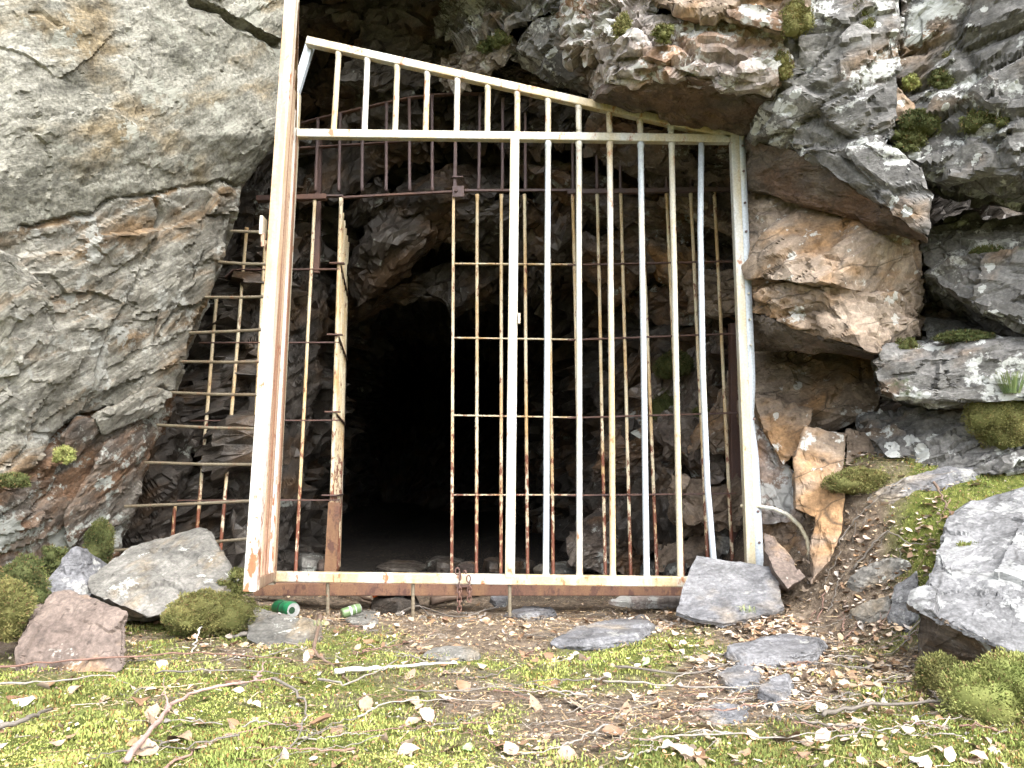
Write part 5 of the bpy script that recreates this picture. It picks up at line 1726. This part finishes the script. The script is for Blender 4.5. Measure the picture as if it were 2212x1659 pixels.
LM = {}
for mat in (M_LEAF, M_LEAFD, M_LEAFW, M_LEAFG):
    LM[mat.name] = []
    for k in range(7):
        me = leaf_mesh(k)
        me.materials.append(mat)
        LM[mat.name].append(me)


def leaf(p, size, mat, label, group=None, tilt=.35, lift=.006, k=None, yaw=None):
    me = LM[mat.name][int(r3.integers(7)) if k is None else k]
    o = bpy.data.objects.new('fallen_leaf', me)
    o.location = (p[0], p[1], p[2] + lift)
    o.rotation_euler = (r3.normal(0, tilt), r3.normal(0, tilt), r3.uniform(0, 6.28) if yaw is None else yaw)
    o.scale = (size, size * r3.uniform(.8, 1.1), size)
    col.objects.link(o)
    return tag(o, label, 'leaf', group)


leaf(G(1055, 1590), .052, M_LEAFW, 'white folded leaf standing out on the moss at the bottom centre', tilt=.5, lift=.018, k=1)
leaf(G(48, 1530), .06, M_LEAFW, 'bright white leaf or bark scrap on the moss at the left edge', tilt=.4, lift=.018, k=3)
leaf(G(1010, 1628), .045, M_LEAFG, 'pale green leaf beside the white folded leaf', tilt=.2, lift=.012, k=2)
leaf(G(1395, 1440), .035, M_LEAFG, 'small green leaf standing in the litter right of centre', tilt=.7, lift=.016, k=4)
leaf(G(920, 1560), .05, M_LEAF, 'brownish pink upright leaf on the moss left of the white leaf', tilt=.6, lift=.02, k=5)
leaf(G(690, 1580), .06, M_LEAFD, 'large dark curled leaf beside the crooked branch', tilt=.6, lift=.022, k=0)
leaf(G(660, 1430), .05, M_LEAFW, 'white bark scrap on the moss right of the lichen stick', tilt=.3, lift=.012, k=6)
leaf(G(520, 1424), .06, M_LEAFW, 'pale cream leaf lying flat below the lichen stick', tilt=.2, lift=.012, k=1)
lz = [
    (1500, 2190, 1300, 1480, 80, M_LEAF, 'tan dead leaf in the litter between the slab and the boulder', 'leaves between slab and boulder'),
    (1660, 1850, 1110, 1300, 34, M_LEAF, 'dry tan leaf in the gully beside the right post', 'leaves in the gully by the post'),
    (1840, 2200, 990, 1240, 26, M_LEAF, 'dry leaf on the mossy bank below the right cliff', 'leaves on the right bank'),
    (20, 1480, 1440, 1650, 46, M_LEAF, 'dead birch leaf lying on the foreground moss', 'leaves on the foreground moss'),
    (1480, 2190, 1500, 1655, 26, M_LEAF, 'dead leaf on the moss in the bottom right corner', 'leaves in the bottom right corner'),
    (560, 1450, 1335, 1440, 36, M_LEAFD, 'dark wet leaf on the soil under the gate', 'leaves on the soil under the gate'),
    (20, 1600, 1440, 1650, 22, M_LEAFD, 'brown curled leaf on the foreground moss', 'brown leaves on the foreground moss'),
    (1500, 2150, 1320, 1560, 9, M_LEAFW, 'bleached pale leaf among the twigs at the lower right', 'bleached leaves at the lower right'),
]
for x0, x1, y0, y1, n_, mat, lab, grp in lz:
    for k in range(n_):
        p = G(r3.uniform(x0, x1), y0 + (y1 - y0) * r3.random() ** .8)
        sz = r3.uniform(.016, .052) * (1.25 if y0 > 1430 else 1.0)
        lab = ('tiny ' if sz < .026 else 'large ' if sz > .046 else '') + {'dead_leaf': 'tan', 'brown_dead_leaf': 'dark brown', 'bleached_leaf': 'bleached'}[mat.name] + ' dead leaf ' + where(p)
        leaf(p, sz, mat, lab, 'fallen leaves on the ground', tilt=.4, lift=.009)


# ------------------------------------------------------------------ needles, straw and crumbs
def crumbs():
    r2 = np.random.default_rng(9)
    n = 52000
    y = 1.25 + (r2.random(n) ** 1.3) * 2.9
    x = r2.uniform(-1, 1, n) * (y * .76 + .2)
    pr = .16 + .55 * (1 - moss_cover(x, y)) * smooth(4.2, 3.7, y) + .25 * smooth(.3, .9, x) * smooth(1.6, 2.2, y)
    keep = r2.random(n) < pr
    x, y = x[keep], y[keep]
    n = len(x)
    a = r2.uniform(0, math.pi, n)
    L = np.where(r2.random(n) < .5, r2.uniform(.010, .032, n), r2.uniform(.003, .009, n))
    lng = r2.random(n) < .05
    L = np.where(lng, r2.uniform(.04, .12, n), L)
    w = np.where(L > .010, r2.uniform(.0005, .0011, n), r2.uniform(.0014, .004, n))
    z = gz(x, y) + r2.uniform(.003, .016, n)
    dz = r2.normal(0, .25, n) * np.where(lng, .3, 1)
    a = np.where(lng, r2.normal(.1, .6, n), a)
    dx, dy = np.cos(a), np.sin(a)
    p0 = np.stack((x - dx * L / 2, y - dy * L / 2, z - dz * L / 2), 1)
    p1 = np.stack((x + dx * L / 2, y + dy * L / 2, z + dz * L / 2), 1)
    s = np.stack((-dy * w, dx * w, r2.normal(0, .4, n) * w), 1)
    up = np.stack((x * 0, x * 0, w * .9), 1)
    v = np.stack((p0 - s, p0 + s, p1 + s, p1 - s, (p0 + p1) / 2 + up), 1).reshape(-1, 3)
    k = np.arange(n) * 5
    f = np.concatenate([np.stack((k + i, k + j, k + 4), 1) for i, j in ((0, 1), (1, 2), (2, 3), (3, 0))])
    pal = np.array(((.52, .40, .24), (.40, .28, .15), (.24, .14, .08), (.60, .52, .40), (.30, .26, .22), (.16, .11, .08)))
    c = pal[r2.choice(6, n, p=(.22, .24, .20, .08, .14, .12))] * r2.uniform(.5, 1.15, (n, 1))
    o = obj('needle_litter', v, f, M_LITTER, base=(0, 2, 0))
    set_color(o, np.repeat(c, 5, axis=0))
    tag(o, 'fine straw, needles and bark crumbs strewn over soil and moss', 'litter', kind='stuff')


crumbs()


def leaf_litter():
    """broken dead leaves, far too many to count"""
    r2 = np.random.default_rng(19)
    n = 110000
    y = 1.3 + (r2.random(n) ** 1.2) * 2.6
    x = r2.uniform(-1, 1, n) * (y * .76 + .2)
    s = (x - 1.13) + 0.3 * (np.minimum(y, 3.3) - 3.1)
    pr = .012 + .24 * smooth(.45, .95, x) * smooth(1.9, 2.3, y) * smooth(3.5, 3.3, y) * (1 - .6 * smooth(.3, .5, s))
    pr = pr + .22 * smooth(.95, 1.1, x) * smooth(1.55, 1.35, x) * smooth(2.6, 2.9, y) * smooth(3.6, 3.4, y)
    pr = pr + .035 * smooth(2.3, 2.7, y) * smooth(3.6, 3.4, y) + .03 * smooth(.2, .7, x)
    pr = pr * np.clip(.5 + 2.2 * fbm(np.stack((x, y, x * 0), 1) * 5, 401, 3), .1, 2)
    keep = r2.random(n) < pr
    x, y = x[keep], y[keep]
    n = len(x)
    sz = r2.uniform(.010, .036, n)
    a = r2.uniform(0, 2 * math.pi, n)
    ax = np.stack((np.cos(a), np.sin(a), r2.normal(0, .3, n)), 1)
    nz = np.stack((r2.normal(0, .45, n), r2.normal(0, .45, n), np.ones(n)), 1)
    b = np.cross(nz, ax)
    b /= np.linalg.norm(b, axis=1, keepdims=True)
    nz = np.cross(ax, b)
    c = np.stack((x, y, gz(x, y) + r2.uniform(.004, .016, n)), 1)
    k1, k2 = r2.uniform(-.3, .5, n)[:, None], r2.uniform(-.3, .5, n)[:, None]
    S = sz[:, None]
    wd = (r2.uniform(.5, .9, n) * .5)[:, None]
    v = np.stack((c - ax * S * .5 + nz * S * k1 * .5, c - ax * S * .15 + b * S * wd + nz * S * k2 * .5, c + ax * S * .25 + b * S * wd * .8 + nz * S * k2 * .6, c + ax * S * .55 + nz * S * k1 * .6,
                  c + ax * S * .2 - b * S * wd * .9 + nz * S * k2 * .5, c - ax * S * .2 - b * S * wd + nz * S * k2 * .5, c), 1).reshape(-1, 3)
    k = np.arange(n) * 7
    f = np.concatenate([np.stack((k + i, k + (i + 1) % 6, k + 6), 1) for i in range(6)])
    pal = np.array(((.50, .39, .30), (.44, .33, .22), (.24, .15, .09), (.42, .38, .34), (.56, .48, .40), (.33, .20, .11)))
    cc = pal[r2.choice(6, n, p=(.28, .22, .16, .12, .12, .10))] * r2.uniform(.6, 1.15, (n, 1))
    o = obj('leaf_litter', v, f, M_LITTER, base=(0, 2, 0), smooth_shade=True)
    set_color(o, np.repeat(cc, 7, axis=0))
    tag(o, 'broken dead leaves lying thick between slate slab and boulder', 'litter', kind='stuff')


leaf_litter()
